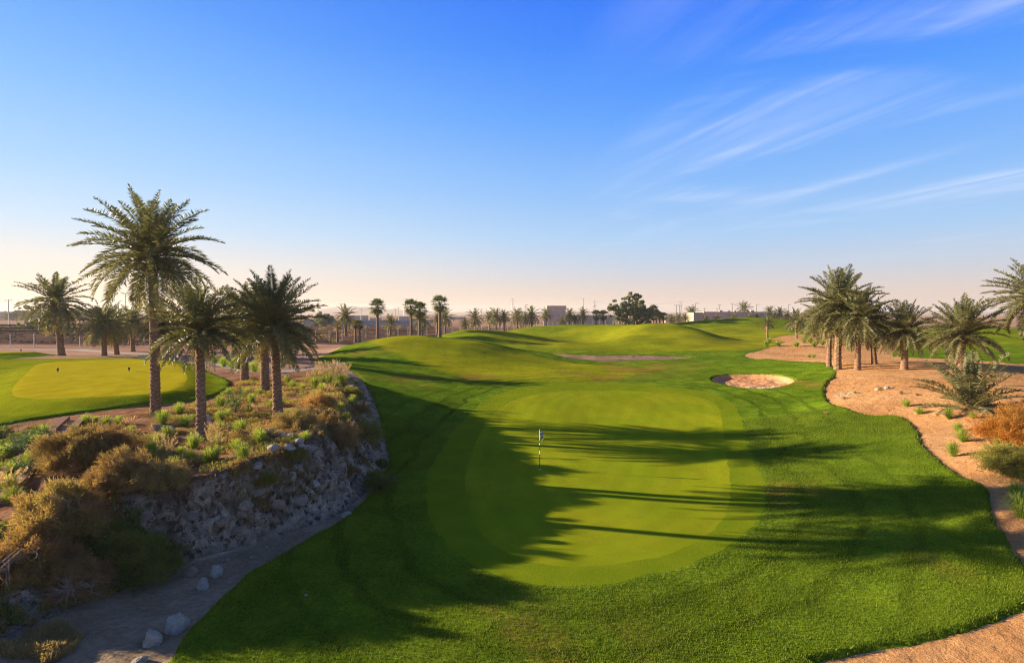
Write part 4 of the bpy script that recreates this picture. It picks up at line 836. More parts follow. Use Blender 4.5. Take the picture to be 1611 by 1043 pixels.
shrub_px(135,735,2.3,64,50,'dark brown domed shrub beside the wooden steps, highest of the shrubs on the bank',M_SHRUB_BR,1,group=GB,n=120,sub=14,sl=30,size=.075,hue=.45)
shrub_px(108,850,1.2,66,84,'tall orange and olive feathery shrub below the dark domed one, with bare twigs in it',M_SHRUB_OR,2,group=GB,n=120,sub=14,sl=30,size=.07,bare=2,hue=.6,up=.9)
shrub_px(195,800,1.6,52,48,'brown purple shrub between the orange feathery shrub and the two tan rocks',M_SHRUB_BR,3,group=GB,n=90,sub=12,sl=26,size=.065,hue=.2)
shrub_px(45,915,.5,76,78,'big reddish shrub with silvery dead branches in the lower left corner',M_SHRUB_OR,4,group=GB,n=130,sub=14,sl=28,size=.06,bare=4,hue=.15)
shrub_px(128,925,.3,54,62,'dead branched grey brown shrub right of the big reddish one',M_SHRUB_BR,5,group=GB,n=90,sub=12,sl=20,size=.055,bare=4,hue=.1)
shrub_px(222,880,.5,54,72,'dark green shrub with rusty top against the left end of the rock face',M_SHRUB_GR,6,group=GB,n=110,sub=12,sl=28,size=.065,hue=.2)
shrub_px(172,862,.9,48,48,'dark bushy shrub filling the gap between the orange feathery shrub and the rusty topped one',M_SHRUB_GR,8,group=GB,n=80,sub=12,sl=26,size=.06,hue=.1)
shrub_px(255,800,1.6,42,40,'low rusty shrub just below the two tan rocks on the bank',M_SHRUB_BR,9,group=GB,n=60,sub=10,sl=24,size=.055,hue=.6)
shrub_px(575,700,1.0,26,34,'grey green shrub growing on the right shoulder of the rock face',M_SHRUB_OL,10,group='low shrubs on the rock face',n=50,sub=10,sl=22,size=.06,hue=.1)
shrub_px(535,705,1.9,34,36,'dark twiggy shrub at the top of the rock face, right of the stone edging',M_SHRUB_BR,11,group='low shrubs on the rock face',n=60,sub=10,sl=24,size=.055,hue=.1)
shrub_px(596,762,.3,30,28,'dark green shrub at the foot of the rock face next to the turf',M_SHRUB_GR,12,group='low shrubs on the rock face',n=50,sub=10,sl=22,size=.05,hue=.1)
shrub_px(465,672,2.9,36,22,'russet low shrub behind the rightmost bank palm',M_SHRUB_BR,13,group='low shrubs on the rock face',n=50,sub=10,sl=22,size=.05,hue=.7)
shrub_px(505,640,3.0,30,26,'rusty brown shrub under the plumed grasses at the top right of the bank',M_SHRUB_OR,14,group='low shrubs on the rock face',n=50,sub=10,sl=22,size=.05,hue=.1)
shrub_px(395,692,2.8,38,22,'dull brown spreading shrub between the nearest and the rightmost bank palms',M_SHRUB_BR,15,group='low shrubs on the rock face',n=50,sub=10,sl=22,size=.05,hue=.5)
shrub_px(1598,700,1.9,56,62,'bright orange bush at the right edge of the sandy slope',M_SHRUB_FIRE,16,n=150,sub=14,sl=30,size=.055,hue=.4,up=.6)
shrub_px(1592,735,1.7,46,46,'green succulent looking bush in front of the bright orange one',M_SHRUB_OL,17,n=120,sub=12,sl=30,size=.05,hue=.3,up=.9)
GSH = 'small dry shrubs down the right side of the rock face'
for i, (px, py, z, r, h, m_, lb) in enumerate([(556,632,2.3,16,20,M_SHRUB_OL,'grey olive shrub just below the plumed grasses'),(566,655,1.9,18,20,M_SHRUB_BR,'brown shrub on the right side of the bank, second below the plumed grasses'),(586,690,.8,16,18,M_SHRUB_GR,'dark shrub halfway down the right side of the bank'),(520,672,2.7,20,18,M_SHRUB_BR,'dull brown shrub beside the loose stones on the bank top'),(600,728,.4,14,14,M_SHRUB_GR,'small green shrub by the turf above the darker one at the foot'),(548,740,1.0,18,16,M_SHRUB_BR,'withered shrub clinging to the middle of the rock face'),(420,752,2.0,16,14,M_SHRUB_OL,'olive shrub hanging over the rock face below the stone edging'),(465,735,2.0,18,15,M_SHRUB_OL,'grey green shrub hanging below the right part of the stone edging'),(380,760,2.0,16,14,M_SHRUB_BR,'brown shrub hanging over the pitted rock near the white boulder')]):
    shrub_px(px,py,z,r,h,lb,m_,60+i,group=GSH,n=40,sub=9,sl=20,size=.05,hue=.3)
x, y, z = ground_at(1560,700)
def leafy_sprig(pos, R, label, seed, n=16):
    rs = np.random.RandomState(seed); root = empty('leafy_plant', pos); tag(root, label, 'plant'); g = Geo(); st = Geo()
    for k in range(n):
        a = rs.uniform(0, 6.28); e = np.array([math.cos(a)*rs.uniform(.3, 1)*R, math.sin(a)*rs.uniform(.3, 1)*R, rs.uniform(.4, 1.5)*R]); st.tube([(0, 0, 0), e*.6+[0, 0, .1*R], e], [.012, .008, .004], 4, False)
        for _ in range(14):
            t = rs.uniform(.4, 1.05); o = e*t+rs.normal(0, .07*R, 3); d = rs.normal(0, 1, 3); d[2] = abs(d[2])*.4; d /= np.linalg.norm(d); w = np.cross(d, [0, 0, 1])*.35+rs.normal(0, .05, 3); s = .13*R*rs.uniform(.7, 1.3)
            g.add([o, o+d*s+w*s, o+d*s*2, o+d*s-w*s], Q=[(0, 1, 2, 3)], hue=rs.rand())
    obj('leaves', g.mesh('leaves', M_LEAF), root); obj('stems', st.mesh('stems', M_BARK), root)
leafy_sprig((x, y, z), .5, 'bright green leafy plant left of the orange bush', 1)
for px, py, z, R, lb, sd_ in [(35,725,2.2,1.0,'sunlit broad-leaved bush left of the wooden steps',2),(38,755,2.1,.55,'small bright leafy plant against the right rail of the steps',3),(235,880,.3,.7,'green leafy plant in the dark hollow left of the rock face',4),(370,650,2.9,.9,'pale grey green sapling standing between the bank palms',5),(135,930,.1,.5,'leafy sprout in the shade at the foot of the dead branched shrub',6)]:
    x, y = W(px, py, z); leafy_sprig((x, y, hz(x, y)), R, lb, sd_, 22)
# ------------------------------------------------------------------ grass tufts
def tuft_mesh(seed, n=330, H=.75, R=.55, mat=M_TUFT, hue=.4, w=.008):
    rs = np.random.RandomState(seed); g = Geo(); a = rs.uniform(0, 6.28, n); r = rs.rand(n)**.7*R; h = H*rs.uniform(.45, 1.1, n)*(1-.45*(r/R)**2); br = rs.uniform(0, .10, n)
    d = np.stack([np.cos(a), np.sin(a)], 1); p0 = np.concatenate([d*br[:, None], np.zeros((n, 1))], 1)
    p1 = np.concatenate([d*(br+r*.35)[:, None], (h*.62)[:, None]], 1); p2 = np.concatenate([d*(br+r*.75)[:, None], (h*.95)[:, None]], 1); p3 = np.concatenate([d*(br+r*1.15)[:, None], (h*.80)[:, None]], 1)
    th = a+1.57+rs.normal(0, .5, n); s = np.stack([np.cos(th), np.sin(th), 0*th], 1)*w
    V = np.stack([p0-s, p0+s, p1+s, p1-s, p2+s*.7, p2-s*.7, p3], 1).reshape(-1, 3); i = np.arange(n)*7
    g.add(V, T=np.stack([i+5, i+4, i+6], 1), Q=np.concatenate([np.stack([i, i+1, i+2, i+3], 1), np.stack([i+3, i+2, i+4, i+5], 1)]), hue=np.repeat(np.clip(hue+rs.normal(0, .2, n), 0, 1), 7), tip=np.tile([0, 0, 0, 0, .3, .3, .7], n))
    return g.mesh('tuft_blades', mat)
def plume_mesh(seed, n=26, H=1.0):
    rs = np.random.RandomState(seed); g = Geo()
    for k in range(n):
        a = rs.uniform(0, 6.28); r = rs.uniform(.1, .55); h = H*rs.uniform(.8, 1.15); d = np.array([math.cos(a), math.sin(a), 0])
        e = d*r+[0, 0, h]; g.tube([d*.05, d*r*.6+[0, 0, h*.7], e], [.005, .004, .003], 3, False, hue=.3)
        for _ in range(26):
            t = rs.rand(); o = e+d*.10*t+[0, 0, .20*t-.04]+rs.normal(0, .011, 3); q = rs.normal(0, 1, 3); q[2] = abs(q[2])+.8; q /= np.linalg.norm(q); w_ = np.cross(q, rs.normal(0, 1, 3)); g.add([o, o+q*.04+w_*.006, o+q*.08, o+q*.04-w_*.006], Q=[(0, 1, 2, 3)], hue=rs.rand())
    return g.mesh('plumes', M_PLUME)
TUF = [tuft_mesh(1), tuft_mesh(2, 300, .65, .6), tuft_mesh(3, 360, .85, .5), tuft_mesh(4, 280, .6, .5, hue=.6)]; TUFD = [tuft_mesh(5, 260, .55, .5, M_TUFT_DRY), tuft_mesh(6, 280, .7, .6, M_TUFT_DRY)]
PLU = [plume_mesh(1), plume_mesh(2)]
TFAR = tuft_mesh(9, 60, .7, .5, w=.035)
def tuft(x, y, s, label, group, dry=False, plume=False, seed=0, name='grass_clump', far=False):
    rs = np.random.RandomState(seed); root = empty(name, (x, y, hz(x, y)-.03), rs.uniform(0, 6.28)); tag(root, label, 'grass clump', group)
    me = TFAR if far else (TUFD if dry else TUF)[seed % (2 if dry else 4)]
    obj('blades', me, root, scale=(s, s, s*rs.uniform(.85, 1.15)))
    if plume: obj('plumes', PLU[seed % 2], root, scale=(s, s, s))
    return root
GT = 'fountain grass clumps on the planted bank'
near_lbl = [(245,652,'the tallest date palm'),(317,690,'the nearest bank palm'),(437,657,'the rightmost bank palm'),(372,650,'the pale sapling'),(290,770,'the two tan rocks'),(450,715,'the stone edging'),(325,750,'the white boulder on the bank top'),(530,610,'the top right corner of the bank'),(110,665,'the wooden steps')]
TP = [(168,672,1,0),(188,668,.9,0),(200,690,1.1,0),(207,681,.8,0),(256,667,1.2,0),(283,650,1.3,0),(262,690,1.0,0),(249,700,1.1,0),(240,716,1.2,0),(236,728,1.1,0),(260,720,.9,0),(284,712,.8,0),(280,683,.8,1),(303,660,.8,0),(347,664,1.0,0),(345,676,1.1,0),(378,680,1.2,0),(340,702,1.1,0),(305,705,1.0,0),(299,725,1.0,0),(300,735,.9,1),(292,760,1.3,0),(222,745,1.1,0),(328,728,1.2,0),(338,722,1.1,0),(372,708,1.0,0),(408,700,1.2,0),(412,690,.9,0),(383,722,1.1,0),(360,740,.9,0),(395,735,.9,0),(402,655,.8,1),(347,640,1.2,0),(372,640,.9,0),(396,635,1.0,0),(388,620,1.1,0),(360,622,1.0,0),(408,622,1.1,0),(443,640,.9,0),(452,655,1.0,0),(460,610,1.1,0),(476,612,1.0,0),(452,603,.9,0),(497,625,1.1,0),(508,615,1.2,0),(517,630,1.2,0),(488,645,1.0,1),(470,650,.9,1),(535,650,1.0,0),(545,668,1.0,0),(555,640,1.1,0),(480,690,.9,0),(497,700,.9,0),(462,696,.8,0),(430,722,1.0,0),(448,712,.9,0),(330,655,.8,1),(312,640,.9,0),(275,742,1.0,0),(262,752,1.0,1),(205,760,1.0,0),(420,602,.9,0),(434,596,.8,0),(398,600,.9,0),(560,612,1.0,0),(572,650,.9,0),(585,668,.8,0),(552,700,.8,0),(20,745,1.1,0),(10,720,1.2,0),(50,735,1.0,0),(60,700,1.1,0),(15,775,1.2,0),(18,790,1.1,0),(70,690,.9,0),(150,662,.9,0),(136,668,.9,0)]
for i, (px, py, s, dr) in enumerate(TP):
    zg = 2.85 if px > 60 else 2.3; x, y = W(px, py, zg)
    for _ in range(3): zg = hz(x, y); x, y = W(px, py, zg)
    if y > 75: x, y = W(px, py, 2.9)
    nb = min(near_lbl, key=lambda q: (q[0]-px)**2+(q[1]-py)**2*3); dxp = px-nb[0]; dyp = py-nb[1]
    side = ('right of' if dxp > 0 else 'left of') if abs(dxp) > abs(dyp)*1.3 else ('in front of' if dyp > 0 else 'behind')
    tuft(x, y, s*.82*rng.uniform(.85, 1.1), '%s grass clump %s %s' % ('dry' if dr else 'lime green', side, nb[2]), GT, dr, (i % 7 == 3), i)
GPL = 'pink plumed grasses at the far corner of the bank'
for i, (px, py) in enumerate([(500,596),(512,594),(523,592),(530,598),(518,602),(506,606),(536,606),(528,612),(495,612),(541,600)]):
    x, y = W(px, py, 3.0); tuft(x, y, 1.15, 'clump of grass with pinkish seed plumes at the far corner of the bank', GPL, False, True, 200+i, 'plumed_grass')
GSL = 'green grass clumps on the right sandy slope'
for i, (px, py, s, lb) in enumerate([(1426,640,1.0,'lone upper'),(1446,652,1.0,'second from the top'),(1493,659,1.0,'one below and left of the young palm,'),(1531,658,1.0,'one right below the young palm,'),(1507,679,.9,'small one just above the wide one'),(1515,695,1.3,'widest of the group'),(1499,718,1.0,'darkest and lowest one at the turf edge'),(1600,782,1.4,'large one cut by the right edge'),(1608,815,1.5,'large shaded one lowest at the right edge')]):
    x, y, z = ground_at(px, py); tuft(x, y, s*.85, 'dense green grass tuft on the orange sand, %s' % lb, GSL, False, False, 300+i)
for i, (px, py) in enumerate([(1205,545),(1224,545),(1209,540),(1253,546),(1282,546),(1265,540),(1274,540),(1294,543),(1280,563),(1306,563),(1273,563)]):
    x, y, z = ground_at(px, py); tuft(x, y, 1.9 if i < 8 else 1.0, 'small far grass tuft on the pale sand beyond the near turf', 'tufts on the far sand', False, False, 320+i, far=True)
for i, (px, py, lb) in enumerate([(352,577,'by the cart path left of the boulder'),(365,579,'in front of the triangular boulder'),(375,581,'right in front of the boulder'),(388,583,'widest one by the cart path'),(400,586,'right of the widest one by the cart path'),(338,571,'smallest one left of the boulder'),(372,575,'close to the foot of the boulder'),(412,588,'nearest the bend of the cart path')]):
    x, y = W(px, py, 2.8); tuft(x, y, 1.5, 'yellow green tuft beside the cart path, %s' % lb, 'tufts beside the cart path', False, False, 340+i)
for i, (px, py) in enumerate([(1300,652),(1345,620),(1385,612),(1418,620),(1443,622),(1328,628)]):
    x, y, z = ground_at(px, py); tuft(x, y, .45, 'tiny dry sprig on the orange mound of sand', 'tiny sprigs on the orange sand', True, False, 360+i)
# ------------------------------------------------------------------ rocks
def rock_mesh(seed, mat, squash=.8, rough=.28, sub=5):
    import bmesh
    bm = bmesh.new(); bmesh.ops.create_icosphere(bm, subdivisions=sub, radius=1.0); V = np.array([v.co[:] for v in bm.verts]); Fc = np.array([[v.index for v in f.verts] for f in bm.faces]); bm.free()
    o = seed*7.3; n = ridged(V[:, 0]*1.1+o+V[:, 2]*.7, V[:, 1]*1.1+V[:, 2]*.9+o, 5)*.45+fbm(V[:, 0]*2.7+o*2+V[:, 2], V[:, 1]*2.7-V[:, 2]*2+o, 4)*.9
    V = V*(1+rough*1.35*n+.10*ridged(V[:, 0]*4+o, V[:, 1]*4+V[:, 2]*3, 3))[:, None]
    rs = np.random.RandomState(seed)
    for _ in range(9):                                             # broken facets
        d = rs.normal(0, 1, 3); d /= np.linalg.norm(d); c = rs.uniform(.62, .9); p = V@d; V = V-np.maximum(p-c, 0)[:, None]*d[None]*.6
    V[:, 2] *= squash; return mesh_np('rock', V, Fc, mat, sub < 3 and False)
RK = [rock_mesh(i, M_ROCK_W, .8+.05*(i % 3), .34) for i in range(5)]; RT = [rock_mesh(i+20, M_ROCK_T, .75, .30) for i in range(3)]; RS = [rock_mesh(i+40, M_ROCK_W, .7, .3, 2) for i in range(5)]
def rock(px, py, z, wpx, hpx, label, me, group=None, seed=0, hzv=None, name='boulder', cat='rock'):
    x, y = W(px, py, z)
    for _ in range(3): zz = hz(x, y); x, y = W(px, py, zz)
    w = wpx/FPX*y/2; h = hpx/FPX*y/2; o = obj(name, me, None, (x, y, hz(x, y)+h*.62), (seed*.7 % .5-.2, seed*.3 % .4-.2, seed*1.7), (w, w*.9, h/.8)); tag(o, label, cat, group); return o
GK = 'boulders on the gravel below the rock face'
rock(340,905,0,20,22,'whitest smooth boulder, right one of the three below the rock face',RK[0],GK,1)
rock(301,905,0,22,17,'pitted tan boulder, left one of the three below the rock face',RT[0],GK,2)
rock(319,927,0,17,23,'upright hollowed boulder in front of the other two below the rock face',RK[1],GK,3)
rock(277,993,0,32,27,'largest pale boulder, next to the turf edge at lower left',RK[2],GK,4)
rock(243,1013,0,29,27,'dark veined boulder left of the largest pale one',RK[3],GK,5)
rock(219,1044,0,24,14,'pale boulder cut off by the bottom edge of the photograph',RK[4],GK,6)
rock(387,855,.2,24,22,'tan boulder lodged at the foot of the rock face',RT[1],GK,7)
rock(96,998,0,10,14,'small upright brown stone on the gravel near the lower left corner',RT[2],GK,8)
rock(545,812,0,16,10,'white broken stone where the rock face meets the turf',RK[1],GK,9); rock(620,757,.2,8,9,'little white stone at the foot of the dark green shrub by the turf',RK[0],GK,10)
GE = 'rocks along the top of the rock face'
rock(229,772,2.3,24,15,'left one of the two long tan rocks on the bank top',RT[0],GE,11); rock(263,774,2.3,34,15,'right and longer one of the two tan rocks on the bank top',RT[1],GE,12)
rock(326,762,2.5,20,19,'round white boulder at the top of the rock face above the pitted wall',RK[2],GE,13)
def boulder3(px, py, z, w, h, label, seed): return rock(px, py, z, w, h, label, RT[seed % 3], None, seed)
x, y = W(363, 574, 2.8); o = obj('boulder', rock_mesh(77, M_ROCK_T, .9, .15, 3), None, (x, y, hz(x, y)+.35), (0, 0, .4), (.75, .6, .85)); tag(o, 'triangular grey boulder beside the bend of the cart path', 'rock')
for i, (px, py, w_) in enumerate([(300,820,20),(322,800,16),(345,830,24),(352,790,14),(378,812,20),(402,786,22),(415,826,18),(436,800,24),(452,770,16),(470,792,22),(492,766,18),(505,790,16),(520,748,22),(540,772,18),(556,742,16),(572,756,20),(585,722,16),(560,704,14),(310,860,22),(332,872,16),(470,826,14),(425,850,14),(500,735,16),(368,850,16),(395,856,12)]):
    x, y, z = ground_at(px, py); w = w_/FPX*y/2; o = obj('boulder', (RT+RK[:1]+RT)[i % 7], None, (x, y+.15, z-w*.05), (i*.9 % .7, i*.5 % .6, i*2.1), (w*1.15, w, w*.85)); tag(o, 'rough limestone block embedded in the shaded rock face', 'rock', 'blocks embedded in the rock face')
# dry-laid stone edging: one low wall of fitted stones
wall = empty('stone_edging', (*W(450, 715, 2.6), hz(*W(450, 715, 2.6)))); tag(wall, 'low edging wall of pale stones along the top of the rock face', 'stone wall')
wl = [(398,728),(412,727),(425,724),(437,720),(449,716),(459,711),(467,706),(475,701),(482,696),(489,690),(404,722),(430,717),(455,706),(472,697)]
for i, (px, py) in enumerate(wl):
    x, y = W(px, py, 2.7); zz = hz(x, y); x, y = W(px, py, zz); zz = hz(x, y); up = .22 if i >= 10 else .05
    o = obj('stone', RS[i % 5], wall, (x-wall.location.x, y-wall.location.y, zz+up-wall.location.z), (.1*i % .4, .2, i*1.1), (.26, .20, .20))
GQ = 'small loose stones along the bank'
for i, (px, py, s) in enumerate([(337,742,7),(345,745,8),(352,741,7),(343,735,6),(356,748,7),(349,752,6),(362,738,6),(311,776,5),(495,663,9),(503,658,8),(510,668,10),(520,661,9),(501,672,7),(528,674,7),(533,690,6),(545,700,7),(565,690,8),(572,710,7),(505,733,7),(360,760,6),(480,800,6),(500,812,7),(520,805,6),(470,822,5),(440,850,6),(420,862,5),(395,878,6),(1380,618,7),(1395,612,9)]):
    rock(px, py, 2.4 if py < 780 else .2, s, s*.8, 'small pale stone lying loose %s' % ('on the bank' if i < 27 else 'on the orange sand'), RS[i % 5], GQ, i, name='stone')
# ------------------------------------------------------------------ flagstick
fx, fy = W(849, 742, 0); fz = hz(fx, fy)
fl = empty('golf_flag', (fx, fy, fz)); tag(fl, 'black and white chequered flag on a striped pole in the green', 'golf flag')
g = Geo(); 
for a_, b_ in ((.82, 1.02), (1.30, 1.44), (1.56, 2.13)): g.tube([(0, 0, a_), (0, 0, b_)], [.019, .019], 8)
obj('white_bands', g.mesh('pole_white', M_WHITE), fl)
g = Geo()
for a_, b_ in ((0, .82), (1.02, 1.30), (1.44, 1.56)): g.tube([(0, 0, a_), (0, 0, b_)], [.019, .019], 8)
obj('pole', g.mesh('pole_black', M_BLACK), fl)
def cloth():
    n1, n2 = 17, 13; u, v = np.meshgrid(np.linspace(0, 1, n1), np.linspace(0, 1, n2), indexing='ij')
    ph = u*1.15; x = .02+.18*u+.03*np.sin(v*5+u*3)*u; z = 2.12-.32*v-.30*u*(.6+.4*v)-.05*u*u; y = .06*np.sin(u*9+v*2)*u
    V = np.stack([x, y, z], -1).reshape(-1, 3); i = (np.arange(n1-1)[:, None]*n2+np.arange(n2-1)[None]); q = np.stack([i, i+n2, i+n2+1, i+1], -1)
    ck = ((np.arange(n1-1)[:, None]//4+np.arange(n2-1)[None]//3) % 2).astype(bool); return V, q[ck], q[~ck]
V, qa, qb = cloth(); me = mesh_np('flag', V, np.concatenate([qa, qb]), M_WHITE, True); me.materials.append(M_BLACK)
me.polygons.foreach_set('material_index', np.concatenate([np.zeros(len(qa)), np.ones(len(qb))]).astype(np.int32)); me.update(); obj('flag', me, fl)
g = Geo(); g.tube([(0, 0, -.02), (0, 0, .012)], [.06, .06], 16); obj('hole_cup', g.mesh('cup', M_WHITE), fl)
# ------------------------------------------------------------------ tee markers
def marker(px, py, z, label):
    x, y = W(px, py, z)
    for _ in range(3): x, y = W(px, py, hz(x, y))
    root = empty('tee_marker', (x, y, hz(x, y))); tag(root, label, 'tee marker', 'black tee markers'); g = Geo(); g.tube([(0, 0, 0), (0, 0, .16)], [.05, .045], 10); obj('base', g.mesh('marker_base', M_BLACK), root)
    g = Geo(); g.tube([(0, 0, .16), (0, 0, .2), (0, 0, .30), (0, 0, .34)], [.07, .085, .085, .05], 12); obj('cap', g.mesh('marker_cap', M_BLACK), root)
marker(91,585,3.4,'left black tee marker on the bright tee'); marker(203,584,3.4,'right black tee marker on the bright tee'); marker(33,553,3.5,'black tee marker on the farther tee at the left edge'); marker(278,569,3.0,'small black marker on the tee edge below the stone bin')
# ------------------------------------------------------------------ stone bin, post, low wall
x, y = W(273, 567, 2.85); zz = hz(x, y); b_ = empty('stone_bin', (x, y, zz)); tag(b_, 'round stone litter bin with a dark slot behind the bright tee', 'bin')
g = Geo(); g.tube([(0, 0, -.1), (0, 0, .05), (0, 0, .9), (0, 0, 1.0)], [.42, .42, .40, .41], 24); obj('drum', g.mesh('bin_drum', M_STONE, True), b_)
g = Geo(); g.tube([(0, 0, 1.0), (0, 0, 1.06)], [.45, .43], 24); obj('rim', g.mesh('bin_rim', M_STONE), b_); g = Geo(); g.box(-.2, -.02, -.44, -.36, .42, .80); obj('slot', g.mesh('bin_slot', M_BLACK), b_)
x, y = W(284, 569, 2.85); b_ = empty('course_post', (x, y, hz(x, y))); tag(b_, 'post with a dark ball washer right of the stone bin', 'post'); g = Geo(); g.tube([(0, 0, -.1), (0, 0, .75)], [.07, .06], 10); obj('post', g.mesh('post', M_STONE), b_)
g = Geo(); g.tube([(0, 0, .75), (0, 0, .8), (0, 0, 1.1), (0, 0, 1.2)], [.08, .11, .11, .04], 12); obj('washer', g.mesh('washer', M_BLACK), b_)
x, y = W(228, 565, 2.9); b_ = empty('stone_slab', (x, y, hz(x, y))); tag(b_, 'low pale stone block lying behind the tee near the tallest trunk', 'stone block'); g = Geo(); g.box(-.55, .55, -.25, .25, -.1, .38); obj('block', g.mesh('slab', M_STONE), b_); g = Geo(); g.box(-.6, .6, -.29, .29, .38, .46); obj('coping', g.mesh('coping', M_ROCK_T), b_)
# ------------------------------------------------------------------ wooden steps
def plank(g, a, b, w, t):
    a = np.array(a, float); b = np.array(b, float); d = b-a; d /= np.linalg.norm(d); s = np.cross(d, [0, 0, 1]); s /= np.linalg.norm(s); n = np.cross(s, d)
    V = [p+s*w/2*i+n*t/2*j for p in (a, b) for i, j in ((-1, -1), (1, -1), (1, 1), (-1, 1))]; g.add(V, Q=[(0, 1, 2, 3), (7, 6, 5, 4), (0, 4, 5, 1), (1, 5, 6, 2), (2, 6, 7, 3), (3, 7, 4, 0)])
A = np.array([*W(104,660,2.95), 2.95]); B = np.array([*W(-40,800,1.75), 1.75]); A2 = np.array([*W(132,660,2.95), 2.95]); B2 = B+(A2-A)
A[2] = hz(A[0], A[1])+.18; A2[2] = A[2]
B[2] = B2[2] = 1.75+.25
st = empty('wooden_steps', (B[0], B[1], B[2])); tag(st, 'wooden steps between two long sleepers going down the bank at the left', 'steps'); o_ = np.array(st.location)
for (p, q) in ((A, B), (A2, B2)): g = Geo(); plank(g, p-o_, q-o_, .34, .30); obj('side_beam', g.mesh('beam', M_WOOD), st)
n_ = 16
for i in range(n_):
    t = (i+.5)/n_; c = A*(1-t)+B*t; c2 = A2*(1-t)+B2*t; g = Geo(); d = (c2-c)/np.linalg.norm(c2-c); plank(g, c+d*.175-o_-[0, 0, .05], c2-d*.175-o_-[0, 0, .05], .16, .14); obj('step', g.mesh('step', M_STONE), st)
# ------------------------------------------------------------------ ground cover (uncountable)
def cover(name, label, poly_px, n, mat, size, seed, hgt=.25, clump=.5, cat='ground cover', wz=2.8, thr=.5, lens=2.0, split_=None):
    rs = np.random.RandomState(seed); PP = np.array([W(px, py, z) for px, py, z in poly_px]); mn, mx = PP.min(0), PP.max(0); x = rs.uniform(mn[0], mx[0], n*5); y = rs.uniform(mn[1], mx[1], n*5)
    k = inside(x, y, PP) & (vnoise(x*.9+seed, y*.9)*.6+vnoise(x*2.3, y*2.3+seed)*.4 > thr) & (seg_dist(x, y, PATHC, False) > 1.4); x = x[k][:n]; y = y[k][:n]; f = fields(x, y); 
    if split_ is not None: k = split_(f); x = x[k]; y = y[k]
    z = height(x, y); m = len(x); dens = vnoise(x*2.3, y*2.3+seed)
    z = z+rs.rand(m)*hgt*dens; P_ = np.stack([x, y, z], 1); d = rs.normal(0, .6, (m, 3)); d[:, 2] = np.abs(d[:, 2])+.5; d /= np.linalg.norm(d, axis=1)[:, None]; w = np.cross(d, rs.normal(0, 1, (m, 3))); w /= np.linalg.norm(w, axis=1)[:, None]; s = size*rs.uniform(.6, 1.5, (m, 1))
    V = np.stack([P_, P_+d*s+w*s*.22, P_+d*s*lens, P_+d*s-w*s*.22], 1).reshape(-1, 3); i = np.arange(m)*4; g = Geo(); hv = np.clip(vnoise(x*1.5, y*1.5+3)*1.2-.1+rs.normal(0, .15, m), 0, 1)
    g.add(V, Q=np.stack([i, i+1, i+2, i+3], 1), hue=np.repeat(hv, 4), tip=np.repeat(rs.rand(m)*.6, 4)); o = obj(name, g.mesh(name, mat)); tag(o, label, cat, None, 'stuff'); return o
BED = [(130,670,2.9),(250,650,2.9),(340,625,2.95),(380,600,3),(470,598,3),(545,585,3),(560,640,2.6),(545,680,2.6),(500,700,2.8),(400,735,2.7),(330,760,2.6),(230,780,2.3),(150,720,2.5)]
nog = lambda f: f['grass'] < -.15
cover('ground_cover', 'rusty low ground cover between the palms on the planted bank', BED, 34000, M_SHRUB_OR, .05, 1, .22, thr=.50, split_=nog)
cover('green_ground_cover', 'green creeping plants between the palms on the planted bank', BED, 40000, M_SHRUB_OL, .05, 2, .24, thr=.55, split_=nog)
cover('bank_weeds', 'brown dead weeds hanging over the rim of the rock face', [(230,780,2.2),(330,760,2.4),(400,730,2.6),(490,695,2.8),(560,640,2.6),(600,680,1.0),(590,740,.6),(520,745,1.5),(420,780,1.5),(300,810,1.4),(240,830,1.2)], 40000, M_SHRUB_BR, .05, 3, .25, thr=.55, split_=lambda f: (f['base'] > .5))
cover('slope_plants', 'tangled low plants on the shaded slope below the wooden steps', [(-80,690,2.6),(100,665,2.8),(60,720,2.3),(0,780,1.9),(-80,860,1.5),(150,800,1.5),(240,800,1.6),(240,900,.2),(100,960,.0),(-60,1030,0),(-200,1000,.2),(-200,760,2)], 90000, M_SHRUB_GR, .06, 4, .35, thr=.38, split_=nog)
cover('dry_grass', 'orange dry grass in the bottom left corner', [(-60,940,0),(60,960,0),(130,1000,0),(90,1060,0),(60,1120,0),(-120,1200,0)], 45000, M_TUFT_DRY, .05, 5, .22, thr=.42)
cover('sand_stubble', 'sparse dry stubble on the orange sand', [(1340,600,2.4),(1600,610,2.5),(1640,800,1.2),(1560,780,1),(1440,680,1.4),(1330,640,1.6)], 4000, M_TUFT_DRY, .035, 6, .05, thr=.5, split_=nog)
# ------------------------------------------------------------------ turf blades (near turf)
def turf(name, label, n, seed, cond, mat, size, x0, x1, y0, y1):
    rs = np.random.RandomState(seed); y = y0+(y1-y0)*rs.rand(n*2)**1.6; x = rs.uniform(x0, x1, n*2); k = np.abs(x) < y*.92+1; x = x[k]; y = y[k]
    f = fields(x, y); k = cond(f); x = x[k][:n]; y = y[k][:n]; f = {a: v[k][:n] for a, v in f.items()}; z = height(x, y, f); m = len(x); P_ = np.stack([x, y, z-.01], 1)
    d = rs.normal(0, .45, (m, 3)); d[:, 2] = 1; d /= np.linalg.norm(d, axis=1)[:, None]; a = rs.uniform(0, 6.28, m); w = np.stack([np.cos(a), np.sin(a), 0*a], 1); s = size*rs.uniform(.6, 1.4, (m, 1))*(1+y[:, None]*.012)
    V = np.stack([P_-w*s*.13, P_+w*s*.13, P_+d*s], 1).reshape(-1, 3); i = np.arange(m)*3; g = Geo(); g.add(V, T=np.stack([i, i+1, i+2], 1), hue=np.repeat(np.clip(vnoise(x*.6, y*.6)*1.1+rs.normal(0, .2, m), 0, 1), 3), tip=np.tile([0, 0, .4], m))
    o = obj(name, g.mesh(name, mat)); tag(o, label, 'turf', None, 'stuff')
